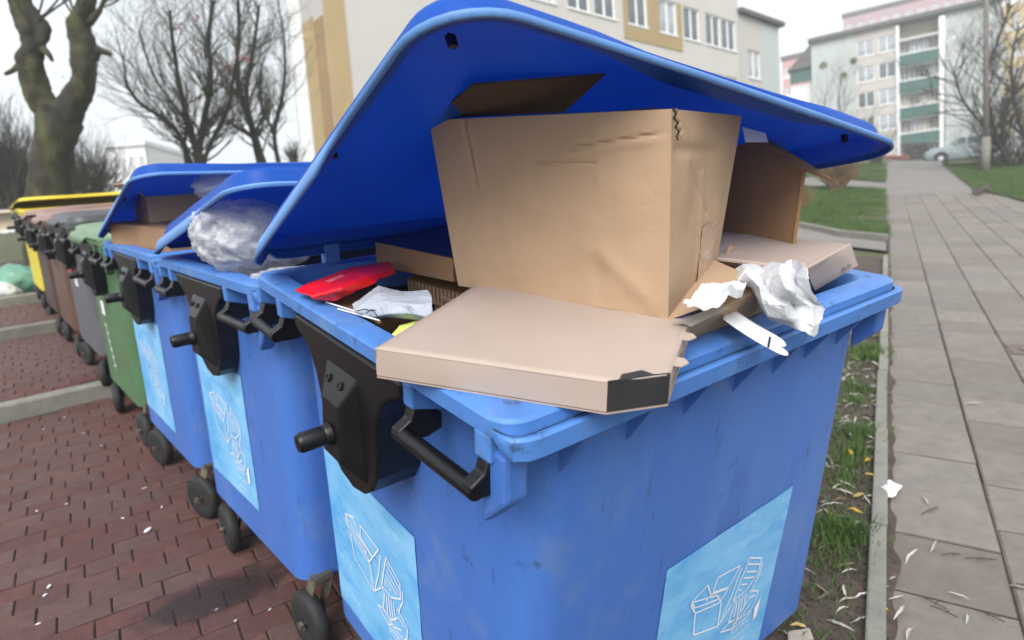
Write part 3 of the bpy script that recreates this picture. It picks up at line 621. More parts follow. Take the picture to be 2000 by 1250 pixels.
def net(name, ctrl, m, nu=36, nv=28, amp=.006, sc=16, seed=0, thick=.0009, parent=None, tatter=.03, frame=None):
    """crumpled sheet from a net of control points"""
    rows, cols = len(ctrl), len(ctrl[0]); C = [[V(p) for p in r] for r in ctrl]
    def bl(u, v):
        x = min(max(u, 0), 1)*(cols-1); y = min(max(v, 0), 1)*(rows-1); i = min(int(x), cols-2); j = min(int(y), rows-2); a, b_ = x-i, y-j
        a, b_ = a*a*(3-2*a)*.6+a*.4, b_*b_*(3-2*b_)*.6+b_*.4
        return (C[j][i]*(1-a)+C[j][i+1]*a)*(1-b_)+(C[j+1][i]*(1-a)+C[j+1][i+1]*a)*b_
    o = bl(.5, .5); nr = (C[0][-1]-C[0][0]).cross(C[-1][0]-C[0][0]).normalized()
    if nr.dot(CAM-o) < 0: nr = -nr
    nu, nv = int(nu*1.9), int(nv*1.9)
    def P(u, v):
        e = min(u, 1-u, v, 1-v); du = tatter*fbm((u*4, v*4, seed), 1.6, 3)*(1-min(1, e*5)); dv = tatter*fbm((u*4+9, v*4, seed), 1.6, 3)*(1-min(1, e*5))
        p = bl(u+du, v+dv); q = p*1
        d = amp*(ridge(q+V((fbm(q, sc*.6, 2, seed+21), fbm(q, sc*.6, 2, seed+22), 0))*.02, sc, 5, seed)*.8+fbm(q, sc*.5, 2, seed+5)); t = amp*.7
        return p+nr*d+V((t*fbm(q, sc*.8, 2, seed+11), t*fbm(q, sc*.8, 2, seed+17), 0))-o
    b = MB(); b.grid(P, nu, nv); ob = b.build(name, m, parent, smooth=True, solid=thick, fix=False)
    if parent is None: ob.location = o
    return ob
def NB(px, py, z=0.): return b2w(nb(px, py, z))

# what fills the near container under the visible rubbish
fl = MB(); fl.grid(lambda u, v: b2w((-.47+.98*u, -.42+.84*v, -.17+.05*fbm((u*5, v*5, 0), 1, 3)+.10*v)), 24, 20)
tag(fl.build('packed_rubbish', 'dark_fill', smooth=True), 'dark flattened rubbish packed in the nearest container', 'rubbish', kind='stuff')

# flat pizza-type box lying across the near corner of the rim
e1 = V((.517, -.856, 0)); e2 = V((.856, .517, 0)); pz = V((-.668, -.270, 0)); ZT = .047
ol = [(0, 0), (.365, 0), (.441, .057), (.441, .36), (.36, .43), (0, .43)]
bp = lambda u, v, z: b2w(pz+e1*u+e2*v+V((0, 0, z+.002)))
PO = bp(.22, .2, 0); PZ = empty('takeaway_box', Matrix.Translation(PO), 'flat pale takeaway box with one black corner lying on the container rim', 'box')
n = len(ol); top = MB(); k = 26
# top sheet: fan grid with light sagging
tv = [bp(u, v, ZT)-PO for u, v in ol]
tb = MB(); g = []
def topz(u, v): return ZT+.002*fbm((u*6, v*6, 3), 1, 2)-.003*math.sin(PI*min(1, u/.441))*math.sin(PI*min(1, v/.43))
NU = 24
for i in range(NU+1):
    for j in range(NU+1):
        u, v = .441*i/NU, .43*j/NU
        lim = .441-(.076*max(0, 1-v/.057) if v < .057 else 0)-(.081*max(0, (v-.36)/.07) if v > .36 else 0); u = lim*i/NU
        e = min(1, 8*min(i, NU-i)/NU, 8*min(j, NU-j)/NU); g.append(bp(u, v, ZT+(topz(u, v)-ZT)*e)-PO)
tb.add(g, [(i*(NU+1)+j, (i+1)*(NU+1)+j, (i+1)*(NU+1)+j+1, i*(NU+1)+j+1) for i in range(NU) for j in range(NU)])
tb.build('top_panel', 'cardboard_pale', PZ, smooth=True, solid=.0022)
for i in range(n):
    a, b_ = ol[i], ol[(i+1) % n]
    panel('side_panel', [bp(*a, .002)-PO, bp(*b_, .002)-PO, bp(*b_, ZT-.002)-PO, bp(*a, ZT-.002)-PO], .0025, 'print_black' if i == 1 else 'cardboard_pale', PZ, (10, 3), .0012, i)
MB().prism([(u, v) for u, v in ol], .0, .002, lambda u, v, d: bp(u, v, d-.002)-PO).build('bottom_panel', 'cardboard_pale', PZ)
# tongue of the black corner and the small locking tabs on the right side
cu, cv_ = (.365, 0), (.441, .057)
tg = [(.0, 0), (.18, .0), (.28, .012), (.62, .016), (.74, .002), (1, 0)]
MB().add([bp(cu[0]+(cv_[0]-cu[0])*a-.0015*0, cu[1]+(cv_[1]-cu[1])*a, ZT-.003)-PO for a, h in tg]+[bp(cu[0]+(cv_[0]-cu[0])*a-h*.6, cu[1]+(cv_[1]-cu[1])*a+h*.75, ZT+.002+h*.15)-PO for a, h in reversed(tg)], [tuple(range(2*len(tg)))]).build('tongue', 'print_black', PZ, solid=.0015)
for vv in (.11, .22):
    MB().add([bp(.441+x, vv+y, ZT-.001)-PO for x, y in ((-.006, -.018), (.012, -.016), (.020, 0), (.012, .016), (-.006, .018))], [(0, 1, 2, 3, 4)]).build('tab', 'cardboard_pale', PZ, solid=.002)
rr = random.Random(3); k = MB(); L = []
for i in range(7):
    v0 = .128+.011*i; L += [[(v0, .012), (v0+.002, .03)], [(v0, .03), (v0+.006, .028)]]
    if i % 2: L += [[(v0+.006, .028), (v0+.007, .014)]]
for i in range(3): v0 = .085+.010*i; L += [[(v0, .016), (v0+.001, .028)]]
strokes(k, L, lambda u, v: bp(.4432, u, v)-PO, .0028); k.build('lettering', 'print_black', PZ)

# big carton standing on it; its opening is pushed under the lid
dA = {'BR': 1.085, 'BL': 1.345, 'BR2': 1.37, 'TR': 1.064, 'TL': 1.325, 'TR2': 1.345}
BRp, BLp, BR2 = at(1305, 622, dA['BR']), at(895, 558, dA['BL']), at(1396, 537, dA['BR2'])
TRp, TLp, TR2 = at(1312, 213, dA['TR']), at(838, 235, dA['TL']), at(1449, 226, dA['TR2'])
BB = BLp+(BR2-BRp); TB = TLp+(TR2-TRp)*.96-M1.col[2]*.14
BIG = carton('cardboard_carton', [BLp, BRp, BR2, BB, TLp, TRp, TR2, TB], 'big brown cardboard carton with torn top corner wedged under the raised lid', 'cardboard', .005, amp=.0030, seed=2,
             creases={0: [(.17, 1, .19, .62, -.005, .009), (.185, .98, .205, .62, .0025, .012), (.47, .76, .73, .76, -.004, .007), (.73, .97, .74, .55, .0012, .02), (.62, .83, 1, .90, -.005, .009), (.60, .80, .98, .87, .0025, .02), (.70, .33, .97, .04, .0045, .05), (.70, .33, .72, .02, -.002, .03), (.30, .5, .33, .1, .0015, .03)],
                      1: [(.02, .82, .7, .80, -.004, .03), (.25, .74, .6, .45, -.003, .02), (.45, .7, .55, .2, .003, .05)]})
o_ = (BLp+BRp+BR2+BB)/4
def bo(p): return V(p)-o_
# upper flaps folded back under the lid, the left one showing its edge
def onlid(px, py, h=.040):                                   # point just under the raised lid on a sight line
    best = None; x0_, x1_, t0, t1 = -.6, .6, .02, 1.04
    for it in range(5):
        for i in range(13):
            for j in range(13):
                x, t = x0_+(x1_-x0_)*i/12, t0+(t1-t0)*j/12; p = B1W @ V(lid1(x, t, h)); q = proj(p); d = (q[0]-px)**2+(q[1]-py)**2
                if best is None or d < best[0]: best = (d, x, t, p)
        w_, v_ = (x1_-x0_)/5, (t1-t0)/5; x0_, x1_, t0, t1 = best[1]-w_, best[1]+w_, best[2]-v_, best[2]+v_
    return best[3]
panel('flap', [bo(TLp+V((.004, .004, .003))), bo(TLp.lerp(TRp, .62)+V((0, .05, .006))), bo(onlid(1182, 146)), bo(onlid(922, 167))], .004, mat('cardboard_shaded', (.075, .045, .027), .9, .1, 5), BIG, (10, 5), .001, 31)  # flap board darkened: shade under the lid is put into its colour
panel('flap', [bo(TLp+V((0, .01, -.004))), bo(TRp+V((0, .01, -.004))), bo(at(1270, 208, 1.42)), bo(at(1000, 222, 1.55))], .004, 'cardboard', BIG, (10, 5), .002, 33)
# tape down the right side, torn corner
s0, s1 = (TRp+(TR2-TRp)*.52), (TRp+(TR2-TRp)*.80); q0, q1 = (BRp+(BR2-BRp)*.50), (BRp+(BR2-BRp)*.80)
nr = (BR2-BRp).cross(TRp-BRp).normalized()*.0035
L0 = lambda a: q0*(1-a)+s0*a; L1 = lambda a: q1*(1-a)+s1*a
MB().grid(lambda u, v: bo((L0(.03+.36*v)*(1-u)+L1(.03+.36*v)*u)+nr*(1+.5*fbm((u*4, v*12, 1), 1, 2))), 6, 22).build('tape', 'tape', BIG, smooth=True)
fr_n = (BRp-BLp).cross(TLp-BLp).normalized()
cr = [(1311, 214), (1316, 222), (1312, 232), (1320, 240), (1315, 249), (1322, 256), (1318, 266), (1321, 275)]
k = MB()
for i, (x, y) in enumerate(cr[:-1]):
    x1, y1 = cr[i+1]; wv = 5.5-.5*i
    k.add([bo(at(x-wv*.3, y, dA['TR']+.002)-V((0, .010, 0))), bo(at(x+wv, y, dA['TR']+.004)-V((0, .010, 0))), bo(at(x1+wv*.8, y1, dA['TR']+.004)-V((0, .010, 0))), bo(at(x1-wv*.3, y1, dA['TR']+.002)-V((0, .010, 0)))], [(0, 1, 2, 3)])
k.build('tear', 'dark_fill', BIG, solid=.001)
k = MB()
for i, (x, y) in enumerate(cr[:-1]):
    x1, y1 = cr[i+1]
    k.add([bo(at(x+3, y-1, dA['TR'])-V((0, .014, 0))), bo(at(x+7+3*(i % 2), y+1, dA['TR'])-V((0, .016, 0))), bo(at(x1+6+3*(i % 2), y1-2, dA['TR'])-V((0, .015, 0))), bo(at(x1+3, y1-1, dA['TR'])-V((0, .014, 0)))], [(0, 1, 2, 3)])
k.build('torn_edge', 'card_edge', BIG, solid=.001)

# second carton behind it on the right, lying open, with a flap sticking out
f0, f1 = at(1375, 447, 1.78), at(1549, 498, 1.52); upb = M1.col[2]; bk_ = V((f1.x*.55-.06, f1.y*.55, .03)).normalized()*.42
hh = .30
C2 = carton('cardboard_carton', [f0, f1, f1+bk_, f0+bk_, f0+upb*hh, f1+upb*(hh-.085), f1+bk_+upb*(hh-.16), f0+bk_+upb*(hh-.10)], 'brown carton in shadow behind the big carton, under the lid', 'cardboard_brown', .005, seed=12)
oo = (f0+f1+f1+bk_+f0+bk_)/4
panel('flap', [V(p)-oo for p in (at(1440, 250, 1.72), at(1548, 322, 1.515), at(1630, 351, 1.42), at(1500, 270, 1.66))], .005, 'cardboard_brown', C2, (10, 5), .002, 44)
panel('flap', [V(p)-oo for p in (at(1405, 520, 1.40), at(1425, 480, 1.44), at(1434, 478, 1.47), at(1412, 528, 1.43))], .006, 'cardboard', C2, (4, 4), .001, 45)
MB().grid(lambda u, v: V(at(1450+45*u+6*v, 248+12*u+30*v*(1-.4*u), 1.47+.03*u))-oo, 6, 6).build('tape', 'film_white', C2, smooth=True)

# cartons along the front rim
r1, r2 = NB(1574, 526, .085), NB(1662, 477, .085); l1, l2 = NB(1592, 568, -.005), NB(1676, 518, .03); bkv = M1 @ V((-.12, .34, 0))
carton('flat_carton', [l1, l2, l2+bkv-upb*.03, l1+bkv-upb*.03, r1, r2, r2+bkv, r1+bkv], 'pale folded carton jutting over the right end of the rim', 'cardboard_pale', .004, top=True, seed=50)
fc = [o for o in bpy.data.objects if o.name.startswith('flat_carton')][-1]; k = MB(); fo = fc.location.copy()
strokes(k, [[(.62, .30), (.66, .70)], [(.66, .70), (.70, .30)], [(.63, .45), (.69, .45)], [(.75, .35), (.76, .65)], [(.80, .35), (.80, .65)], [(.80, .65), (.84, .5)]], lambda u, v: (l1.lerp(l2, u).lerp(r1.lerp(r2, u), v*.5)+(l2-l1).cross(r1-l1).normalized()*.0045)-fo, .012); k.build('lettering', 'print_black', fc)
r1, r2 = NB(1325, 640, .045), NB(1505, 556, .075); l1, l2 = NB(1338, 672, -.012), NB(1518, 602, -.008); bkv = M1 @ V((.05, .26, .03))
carton('flat_carton', [l1, l2, l2+bkv, l1+bkv, r1, r2, r2+bkv, r1+bkv], 'brown carton sunk behind the front rim under white paper', 'cardboard', .004, top=True, seed=60)
# open sleeve with a navy printed inside
SL = empty('printed_sleeve', Matrix.Translation(NB(1350, 620, .07)), 'grey board sleeve with navy print poking out beside the big carton', 'packaging'); so2 = NB(1350, 620, .07)
panel('board', [V(p)-so2 for p in (NB(1312, 624, .062), NB(1350, 638, .05), NB(1424, 602, .075), NB(1394, 597, .085))], .003, mat('board_grey', (.36, .31, .28), .8, .1), SL, (10, 6), .001, 3)
panel('printed_face', [V(p)-so2 for p in (NB(1316, 622, .070), NB(1340, 622, .072), NB(1396, 598, .092), NB(1372, 602, .092))], .002, 'print_navy', SL, (10, 4), .001, 4)
# dark topped box under the lid on the left
p0, p1, p2 = at(733, 473, 1.68), at(884, 505, 1.42), V((.20, .22, .02))
u3 = upb*.075; a0, a1 = p0-u3*.85, p1-u3*.72
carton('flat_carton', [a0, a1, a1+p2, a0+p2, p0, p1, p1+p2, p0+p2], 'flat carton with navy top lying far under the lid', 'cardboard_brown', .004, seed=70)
oo = (a0+a1+a1+p2+a0+p2)/4
tp_ = [o for o in bpy.data.objects if o.name.startswith('flat_carton')][-1]
panel('top_panel', [p-oo+upb*.002 for p in (p0, p1, p1+p2, p0+p2)], .003, 'print_navy', tp_, (8, 8), .001, 71)
# slab of honeycomb board, its cut edge facing us
hb0, hb1 = NB(795, 545, -.02), NB(962, 590, -.02)
HBo = (hb0+hb1)/2; HBc = empty('honeycomb_board', Matrix.Translation(HBo), 'thick honeycomb cardboard pad with ribbed cut edge beside the big carton', 'cardboard')
dv = (hb1-hb0); bkk = V((.07, .09, .02)); tk = upb*.045
MB().slab([p-HBo for p in (hb0, hb1, hb1+bkk, hb0+bkk)], .003).build('top_sheet', 'cardboard_brown', HBc)
MB().slab([p-HBo-tk for p in (hb0, hb1, hb1+bkk, hb0+bkk)], .003).build('bottom_sheet', 'cardboard_brown', HBc)
k = 22
for i in range(k):
    a = hb0+dv*((i+.15)/k); b_ = hb0+dv*((i+.75)/k); d = V((-.012, -.015, 0))*(i % 2)
    MB().hexa([a-tk-HBo, b_-tk-HBo, b_+bkk*.6-tk-HBo, a+bkk*.6-tk-HBo, a-HBo-upb*.003, b_-HBo-upb*.003, b_+bkk*.6-HBo-upb*.003, a+bkk*.6-HBo-upb*.003]).build('cell_rib', 'cardboard', HBc)
# rest of the loose things on the left
def rows(*r): return [[NB(*p) for p in q] for q in r]
pk = net('red_packet', rows([(578, 572, .012), (625, 552, .02), (690, 525, .03), (762, 515, .03)], [(610, 582, .018), (665, 566, .045), (720, 545, .05), (768, 528, .035)], [(655, 589, .01), (690, 572, .03), (735, 552, .04), (772, 536, .025)]), 'red_film', 40, 26, .0035, 14, 3, .004)
tag(pk, 'glossy red plastic packet on the back left of the open rubbish', 'packet')
k = MB(); rr = random.Random(1); pl = pk.location
fr = lambda u, v: NB(640+u*260-v*110, 553-u*100-v*30, .047)-pl
for i in range(3): strokes(k, dashes(.02, .02+.03*i, 6, .02, rr), fr, .004)
k.build('lettering', 'sticker_ink', pk)
cl = net('grey_cloth', rows([(690, 598, .01), (745, 562, .03), (790, 574, .03), (838, 570, .045)], [(700, 610, .01), (750, 592, .035), (800, 598, .045), (848, 596, .05)], [(720, 620, .0), (752, 614, .02), (800, 612, .03), (850, 620, .04)], [(728, 622, -.01), (762, 620, .0), (815, 624, .01), (853, 632, .02)]), 'cloth_grey', 60, 52, .011, 10, 8, .003)
tag(cl, 'crumpled pale grey cloth among the cardboard scraps', 'cloth')
yp = net('yellow_paper', rows([(782, 638, -.004), (815, 630, .004), (860, 634, .006)], [(766, 656, -.006), (800, 643, .004), (855, 640, .002)], [(762, 664, -.012), (800, 658, -.010), (855, 652, -.010)]), 'yellow_paper', 20, 16, .004, 8, 4)
tag(yp, 'yellow green sheet of paper by the takeaway box', 'paper')
LC = empty('opened_carton', Matrix.Translation(NB(720, 620, -.05)), 'opened brown carton with white edged lid just inside the left rim', 'box'); lo_ = NB(720, 620, -.05)
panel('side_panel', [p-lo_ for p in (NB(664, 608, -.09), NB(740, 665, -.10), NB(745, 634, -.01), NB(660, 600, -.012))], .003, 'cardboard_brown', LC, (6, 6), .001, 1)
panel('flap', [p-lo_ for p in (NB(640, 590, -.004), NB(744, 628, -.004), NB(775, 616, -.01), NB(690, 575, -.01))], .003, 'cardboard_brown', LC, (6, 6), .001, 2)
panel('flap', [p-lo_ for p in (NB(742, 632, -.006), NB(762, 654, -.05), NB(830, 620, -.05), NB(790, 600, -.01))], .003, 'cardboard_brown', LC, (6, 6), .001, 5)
for (x0, y0, x1, y1) in ((637, 590, 700, 610), (660, 603, 742, 626)):
    a, b_ = NB(x0, y0, .004)-lo_, NB(x1, y1, .006)-lo_; MB().tube([a, b_], .0018, 6).build('white_edge', 'sticker_ink', LC)
k = MB(); k.tube([NB(697, 607, .02)-lo_, NB(712, 604, .035)-lo_, NB(730, 608, .03)-lo_, NB(742, 625, .01)-lo_], .0011, 5); k.tube([NB(715, 611, .03)-lo_, NB(725, 605, .035)-lo_, NB(734, 606, .03)-lo_], .001, 5); k.build('cord', mat('cord_dark', (.05, .02, .02), .7), LC)
panel('inner_board', [p-lo_ for p in (NB(848, 575, -.06), NB(905, 592, -.08), NB(872, 622, -.10), NB(852, 640, -.10))], .004, 'cardboard_brown', LC, (6, 6), .002, 8)
panel('inner_board', [p-lo_ for p in (NB(862, 577, -.03), NB(930, 602, -.04), NB(915, 608, -.05), NB(868, 585, -.04))], .004, 'cardboard', LC, (6, 3), .001, 9)
# white things at the front rim
bag = net('white_plastic_bag', rows([(1430, 534, .07), (1452, 516, .085), (1490, 510, .075), (1530, 514, .10), (1550, 506, .085), (1580, 514, .12)], [(1434, 556, .06), (1462, 540, .115), (1492, 544, .08), (1525, 536, .115), (1556, 532, .085), (1580, 548, .11)],
           [(1468, 566, .045), (1484, 560, .10), (1505, 566, .075), (1540, 566, .115), (1566, 572, .07), (1600, 588, .055)], [(1484, 584, .035), (1496, 592, .07), (1530, 596, .085), (1555, 592, .05), (1586, 596, .055), (1614, 602, .018)],
           [(1488, 598, .022), (1506, 616, .045), (1540, 622, .05), (1566, 622, .03), (1588, 636, .02), (1600, 628, .018)], [(1494, 602, .016), (1512, 626, .02), (1545, 636, .02), (1572, 648, .008), (1590, 658, -.004), (1597, 652, -.002)]), 'film_white', 100, 100, .0068, 18, 2, .0008, None, .05)
tag(bag, 'crumpled white plastic bag hanging over the front rim', 'bag')
ts = net('white_tissue', rows([(1332, 604, .085), (1380, 562, .09), (1420, 558, .085), (1455, 552, .08)], [(1342, 608, .09), (1385, 580, .11), (1425, 572, .105), (1456, 566, .09)], [(1370, 612, .085), (1402, 602, .095), (1432, 590, .085), (1450, 586, .075)]), 'paper_white', 60, 40, .010, 17, 6, .0007, None, .06)
tag(ts, 'crumpled white tissue between the big carton and the plastic bag', 'tissue')
ST = empty('paper_strip', Matrix.Translation(NB(1470, 635, .03)), 'white folded paper strip with a small navy mark lying on the front rim', 'paper'); s_ = NB(1470, 635, .03)
sp = lambda u, v, h=0: NB(1418+u*100-v*6, 594+u*62+v*30+3*math.sin(u*3), .034-.012*u+h+.006*abs(v-.45))-s_
MB().grid(lambda u, v: sp(u*(1+.06*math.sin(v*PI)), v), 24, 8).build('strip', 'paper_white', ST, smooth=True, solid=.0008)
for v in (.25, .75):
    b = MB(); c = sp(1.0, v); e_ = sp(1.0, v+.25)-c; d_ = (sp(1.0, v)-sp(.9, v)).normalized()*e_.length
    b.add([c+e_*math.cos(t)+d_*math.sin(t)*1.2 for t in [PI*i/10 for i in range(11)]], [tuple(range(11))]); b.build('rounded_end', 'paper_white', ST, solid=.0008)
MB().add([sp(.86, .25, .002), sp(.90, .25, .002), sp(.90, .95, .002), sp(.86, .95, .002)], [(0, 1, 2, 3)]).build('printed_mark', 'print_navy', ST)

# clear sack in the second container, cartons in the third
def sack(name, c, ax, m, label, cat='sack', seed=0, amp=.14, sub=5, group=None):
    bm = bmesh.new(); bmesh.ops.create_icosphere(bm, subdivisions=sub, radius=1)
    for v in bm.verts:
        d = v.co.normalized(); k = 1+amp*(fbm(d, 1.3, 3, seed)+.55*ridge(V((d.x*1.3+.3*fbm(d, 2, 2, seed), d.y*1.3, d.z*.35)), 3.4, 5, seed+2)-.35)
        v.co = V((d.x*ax[0], d.y*ax[1], d.z*ax[2]))*k
    me = bpy.data.meshes.new(name); bm.to_mesh(me); bm.free(); me.materials.append(MATS[m] if isinstance(m, str) else m); me.polygons.foreach_set('use_smooth', [True]*len(me.polygons))
    o = bpy.data.objects.new(name, me); col.objects.link(o); o.location = c; return tag(o, label, cat, group)
mf = bpy.data.materials.new('clear_film'); mf.use_nodes = True; t_ = mf.node_tree; p_ = t_.nodes['Principled BSDF']
p_.inputs['Base Color'].default_value = (.80, .81, .84, 1); p_.inputs['Roughness'].default_value = .15
tl = t_.nodes.new('ShaderNodeBsdfTranslucent'); tl.inputs[0].default_value = (.78, .79, .83, 1); tz = t_.nodes.new('ShaderNodeBsdfTransparent'); m1_ = t_.nodes.new('ShaderNodeMixShader'); m1_.inputs[0].default_value = .35; m2_ = t_.nodes.new('ShaderNodeMixShader')
nn = t_.nodes.new('ShaderNodeTexNoise'); nn.inputs['Scale'].default_value = 9; nn.inputs['Detail'].default_value = 5; mr_ = t_.nodes.new('ShaderNodeMapRange'); mr_.inputs[1].default_value = .35; mr_.inputs[2].default_value = .7; mr_.inputs[3].default_value = .15; mr_.inputs[4].default_value = .75
t_.links.new(nn.outputs['Fac'], mr_.inputs[0]); t_.links.new(mr_.outputs[0], m2_.inputs[0])
nz = t_.nodes.new('ShaderNodeTexNoise'); nz.inputs['Scale'].default_value = 30; nz.inputs['Detail'].default_value = 4; bz = t_.nodes.new('ShaderNodeBump'); bz.inputs['Strength'].default_value = .3; bz.inputs['Distance'].default_value = .02; t_.links.new(nz.outputs['Fac'], bz.inputs['Height']); t_.links.new(bz.outputs[0], p_.inputs['Normal'])
t_.links.new(p_.outputs[0], m1_.inputs[1]); t_.links.new(tl.outputs[0], m1_.inputs[2]); t_.links.new(m1_.outputs[0], m2_.inputs[1]); t_.links.new(tz.outputs[0], m2_.inputs[2])
t_.links.new(m2_.outputs[0], [n for n in t_.nodes if n.type == 'OUTPUT_MATERIAL'][0].inputs[0]); MATS['clear_film'] = mf
sk = sack('plastic_sack', at(498, 462, 2.02), (.175, .165, .103), 'clear_film', 'clear plastic sack of white film bulging from the second container', seed=4, amp=.17)
sk.rotation_euler = (0, .10, .5)
sack('film_bundle', at(500, 455, 2.06), (.12, .10, .07), 'film_white', 'crumpled white film inside the clear plastic sack', 'film', seed=9, amp=.35, sub=4)
sack('plastic_sack', at(560, 545, 1.80), (.10, .05, .028), 'clear_film', 'scrap of clear film behind the back rim of the nearest container', seed=5, amp=.3, sub=4)
sack('plastic_sack', at(440, 362, 2.95), (.13, .10, .06), 'film_white', 'white plastic bag far back under the third lid', seed=6, amp=.25, sub=4)
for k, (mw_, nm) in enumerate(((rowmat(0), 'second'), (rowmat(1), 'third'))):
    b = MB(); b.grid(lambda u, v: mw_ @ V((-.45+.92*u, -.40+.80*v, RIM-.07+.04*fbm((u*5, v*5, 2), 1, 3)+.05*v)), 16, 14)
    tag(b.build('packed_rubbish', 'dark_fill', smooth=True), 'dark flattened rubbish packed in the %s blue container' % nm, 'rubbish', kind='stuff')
m3 = rowmat(1)
q0, q1 = at(295, 442, 3.0), at(440, 428, 3.30); d = RY*.28+V((0, 0, .0)); h = V((0, 0, .135))
carton('cardboard_carton', [q0, q1, q1+d, q0+d, q0+h*1.0, q1+h, q1+d+h, q0+d+h], 'long carton with a bent flap lying in the third container', 'cardboard', .005, flaps=((3, .10, .9),), seed=80, top=True)
q0, q1 = at(222, 484, 3.10), at(335, 497, 2.75); d = RX*.30; h = V((0, 0, .12))
carton('cardboard_carton', [q0, q1, q1+d, q0+d, q0+h, q1+h*.9, q1+d+h, q0+d+h], 'brown carton with faint print at the left edge of the third container', 'cardboard_brown', .005, seed=90, top=True)
sack('rubbish_sack', onz(38, 572, .26)+V((0, 0, .12)), (.30, .26, .22), mat('green_film', (.16, .36, .27), .35, .2, 5, bump=.3, bscale=20, trans=.2), 'pale green rubbish sack on the ground by the far kerb', seed=11, amp=.16, sub=4)
sack('rubbish_sack', onz(8, 585, .24)+V((-.1, 0, .08)), (.26, .2, .13), 'film_white', 'greyish white rubbish sack at the left edge beside the green one', seed=12, amp=.2, sub=4)

# ------------------------------------------------------------------ buildings
def horiz(az):
    d = V((math.sin(az), math.cos(az), 0)); return (d-UP*d.dot(UP)).normalized()
mat('render_cream', (.52, .50, .46), .9, .05, .6, bump=.1, bscale=30, spots=[(.5, .58, .2, (.50, .48, .43), .5)])
mat('render_beige', (.47, .445, .415), .9, .05, .6, spots=[(.4, .55, .2, (.48, .45, .40), .6)])
mat('render_grey', (.42, .40, .39), .9, .05, .5, bump=.1, bscale=30, spots=[(.3, .55, .2, (.44, .42, .41), .5)])
mat('render_ochre', (.36, .265, .13), .9, .06, .8); mat('render_orange', (.28, .18, .085), .9, .06, .8)
mat('render_mint', (.44, .475, .465), .9, .04, .5, spots=[(.4, .56, .2, (.38, .41, .40), .5)])
mat('render_pink', (.56, .30, .29), .9, .06, .4); mat('render_red', (.55, .16, .13), .9, .06, .4); mat('render_mauve', (.42, .30, .32), .9, .05, .4)
mat('render_white', (.70, .70, .70), .9, .04, .4)
mat('frame_white', (.78, .78, .78), .5, .03); mat('balcony_green', (.03, .105, .092), .7, .1, 1.5); mat('roof_dark', (.11, .10, .10), .9, .2, 2)
mg = mat('pane', (.20, .23, .27), .12, .5, .9, c2=(.55, .57, .60), spec=.8)
mat('pane_dark', (.06, .07, .08), .12, .4, .9, c2=(.16, .18, .2), spec=.8); mat('curtain', (.62, .58, .45), .9, .2, 3, c2=(.42, .40, .36))
WIN = {}
def window(parent, mb, w_, h_, lights=2, pane='pane'):
    """a recessed window: frame with mullions, each pane its own sub-part, sill"""
    key = (round(w_, 2), round(h_, 2), lights)
    if key not in WIN:
        b = MB(); t = .07
        b.box((0, -.05, 0), (t, .02, h_)).box((w_-t, -.05, 0), (w_, .02, h_)).box((t, -.05, 0), (w_-t, .02, t)).box((t, -.05, h_-t), (w_-t, .02, h_))
        for i in range(1, lights): b.box((w_*i/lights-.045, -.055, t), (w_*i/lights+.045, .015, h_-t))
        s = MB().box((-.08, -.16, -.06), (w_+.08, -.001, -.002))
        g = MB().add([(0.04, -.01, .04), (w_/lights-.01, -.01, .04), (w_/lights-.01, -.01, h_-.04), (.04, -.01, h_-.04)], [(0, 1, 2, 3)])
        WIN[key] = (b.mesh('window', 'frame_white'), s.mesh('sill', 'frame_white'), g)
    b, s, g = WIN[key]
    o = bpy.data.objects.new('window', b); col.objects.link(o); o.parent = parent; o.matrix_basis = mb
    q = bpy.data.objects.new('sill', s); col.objects.link(q); q.parent = o
    for i in range(lights):
        kk = (key, 'p', pane)
        if kk not in WIN: WIN[kk] = g.mesh('pane', pane)
        q = bpy.data.objects.new('pane', WIN[kk]); col.objects.link(q); q.parent = o; q.location = (i*w_/lights*(1 if i == 0 else .98), 0, 0)
    return o
def wall(parent, name, x0, x1, z0, z1, holes, m, fr, deep=.16):
    """wall sheet with real openings; fr(x, d, z) puts wall coordinates into the building frame"""
    xs = sorted({x0, x1}|{v for h in holes for v in (h[0], h[0]+h[2]) if x0 < v < x1}); zs = sorted({z0, z1}|{v for h in holes for v in (h[1], h[1]+h[3]) if z0 < v < z1}); b = MB()
    for a, c in zip(xs[:-1], xs[1:]):
        for d, e in zip(zs[:-1], zs[1:]):
            mx_, mz = (a+c)/2, (d+e)/2
            if any(h[0] < mx_ < h[0]+h[2] and h[1] < mz < h[1]+h[3] for h in holes): continue
            b.add([fr(a, 0, d), fr(c, 0, d), fr(c, 0, e), fr(a, 0, e)], [(0, 1, 2, 3)])
    for (hx, hz, hw, hh) in holes:
        for p, q in (((hx, hz), (hx+hw, hz)), ((hx+hw, hz), (hx+hw, hz+hh)), ((hx+hw, hz+hh), (hx, hz+hh)), ((hx, hz+hh), (hx, hz))):
            b.add([fr(p[0], 0, p[1]), fr(q[0], 0, q[1]), fr(q[0], deep, q[1]), fr(p[0], deep, p[1])], [(0, 1, 2, 3)])
    return b.build(name, m, parent, fix=False)
def frame_mat(o, dx):                                        # building frame: x along facade, y into the building, z plumb
    y = UP.cross(dx).normalized(); return Matrix(((dx.x, y.x, UP.x, o.x), (dx.y, y.y, UP.y, o.y), (dx.z, y.z, UP.z, o.z), (0, 0, 0, 1)))
def local(mw, px, py, y=0):                                  # facade coordinates seen at a pixel
    n = mw.col[1].to_3d(); p = onplane(px, py, mw.to_translation()+n*y, n); return mw.inverted() @ p

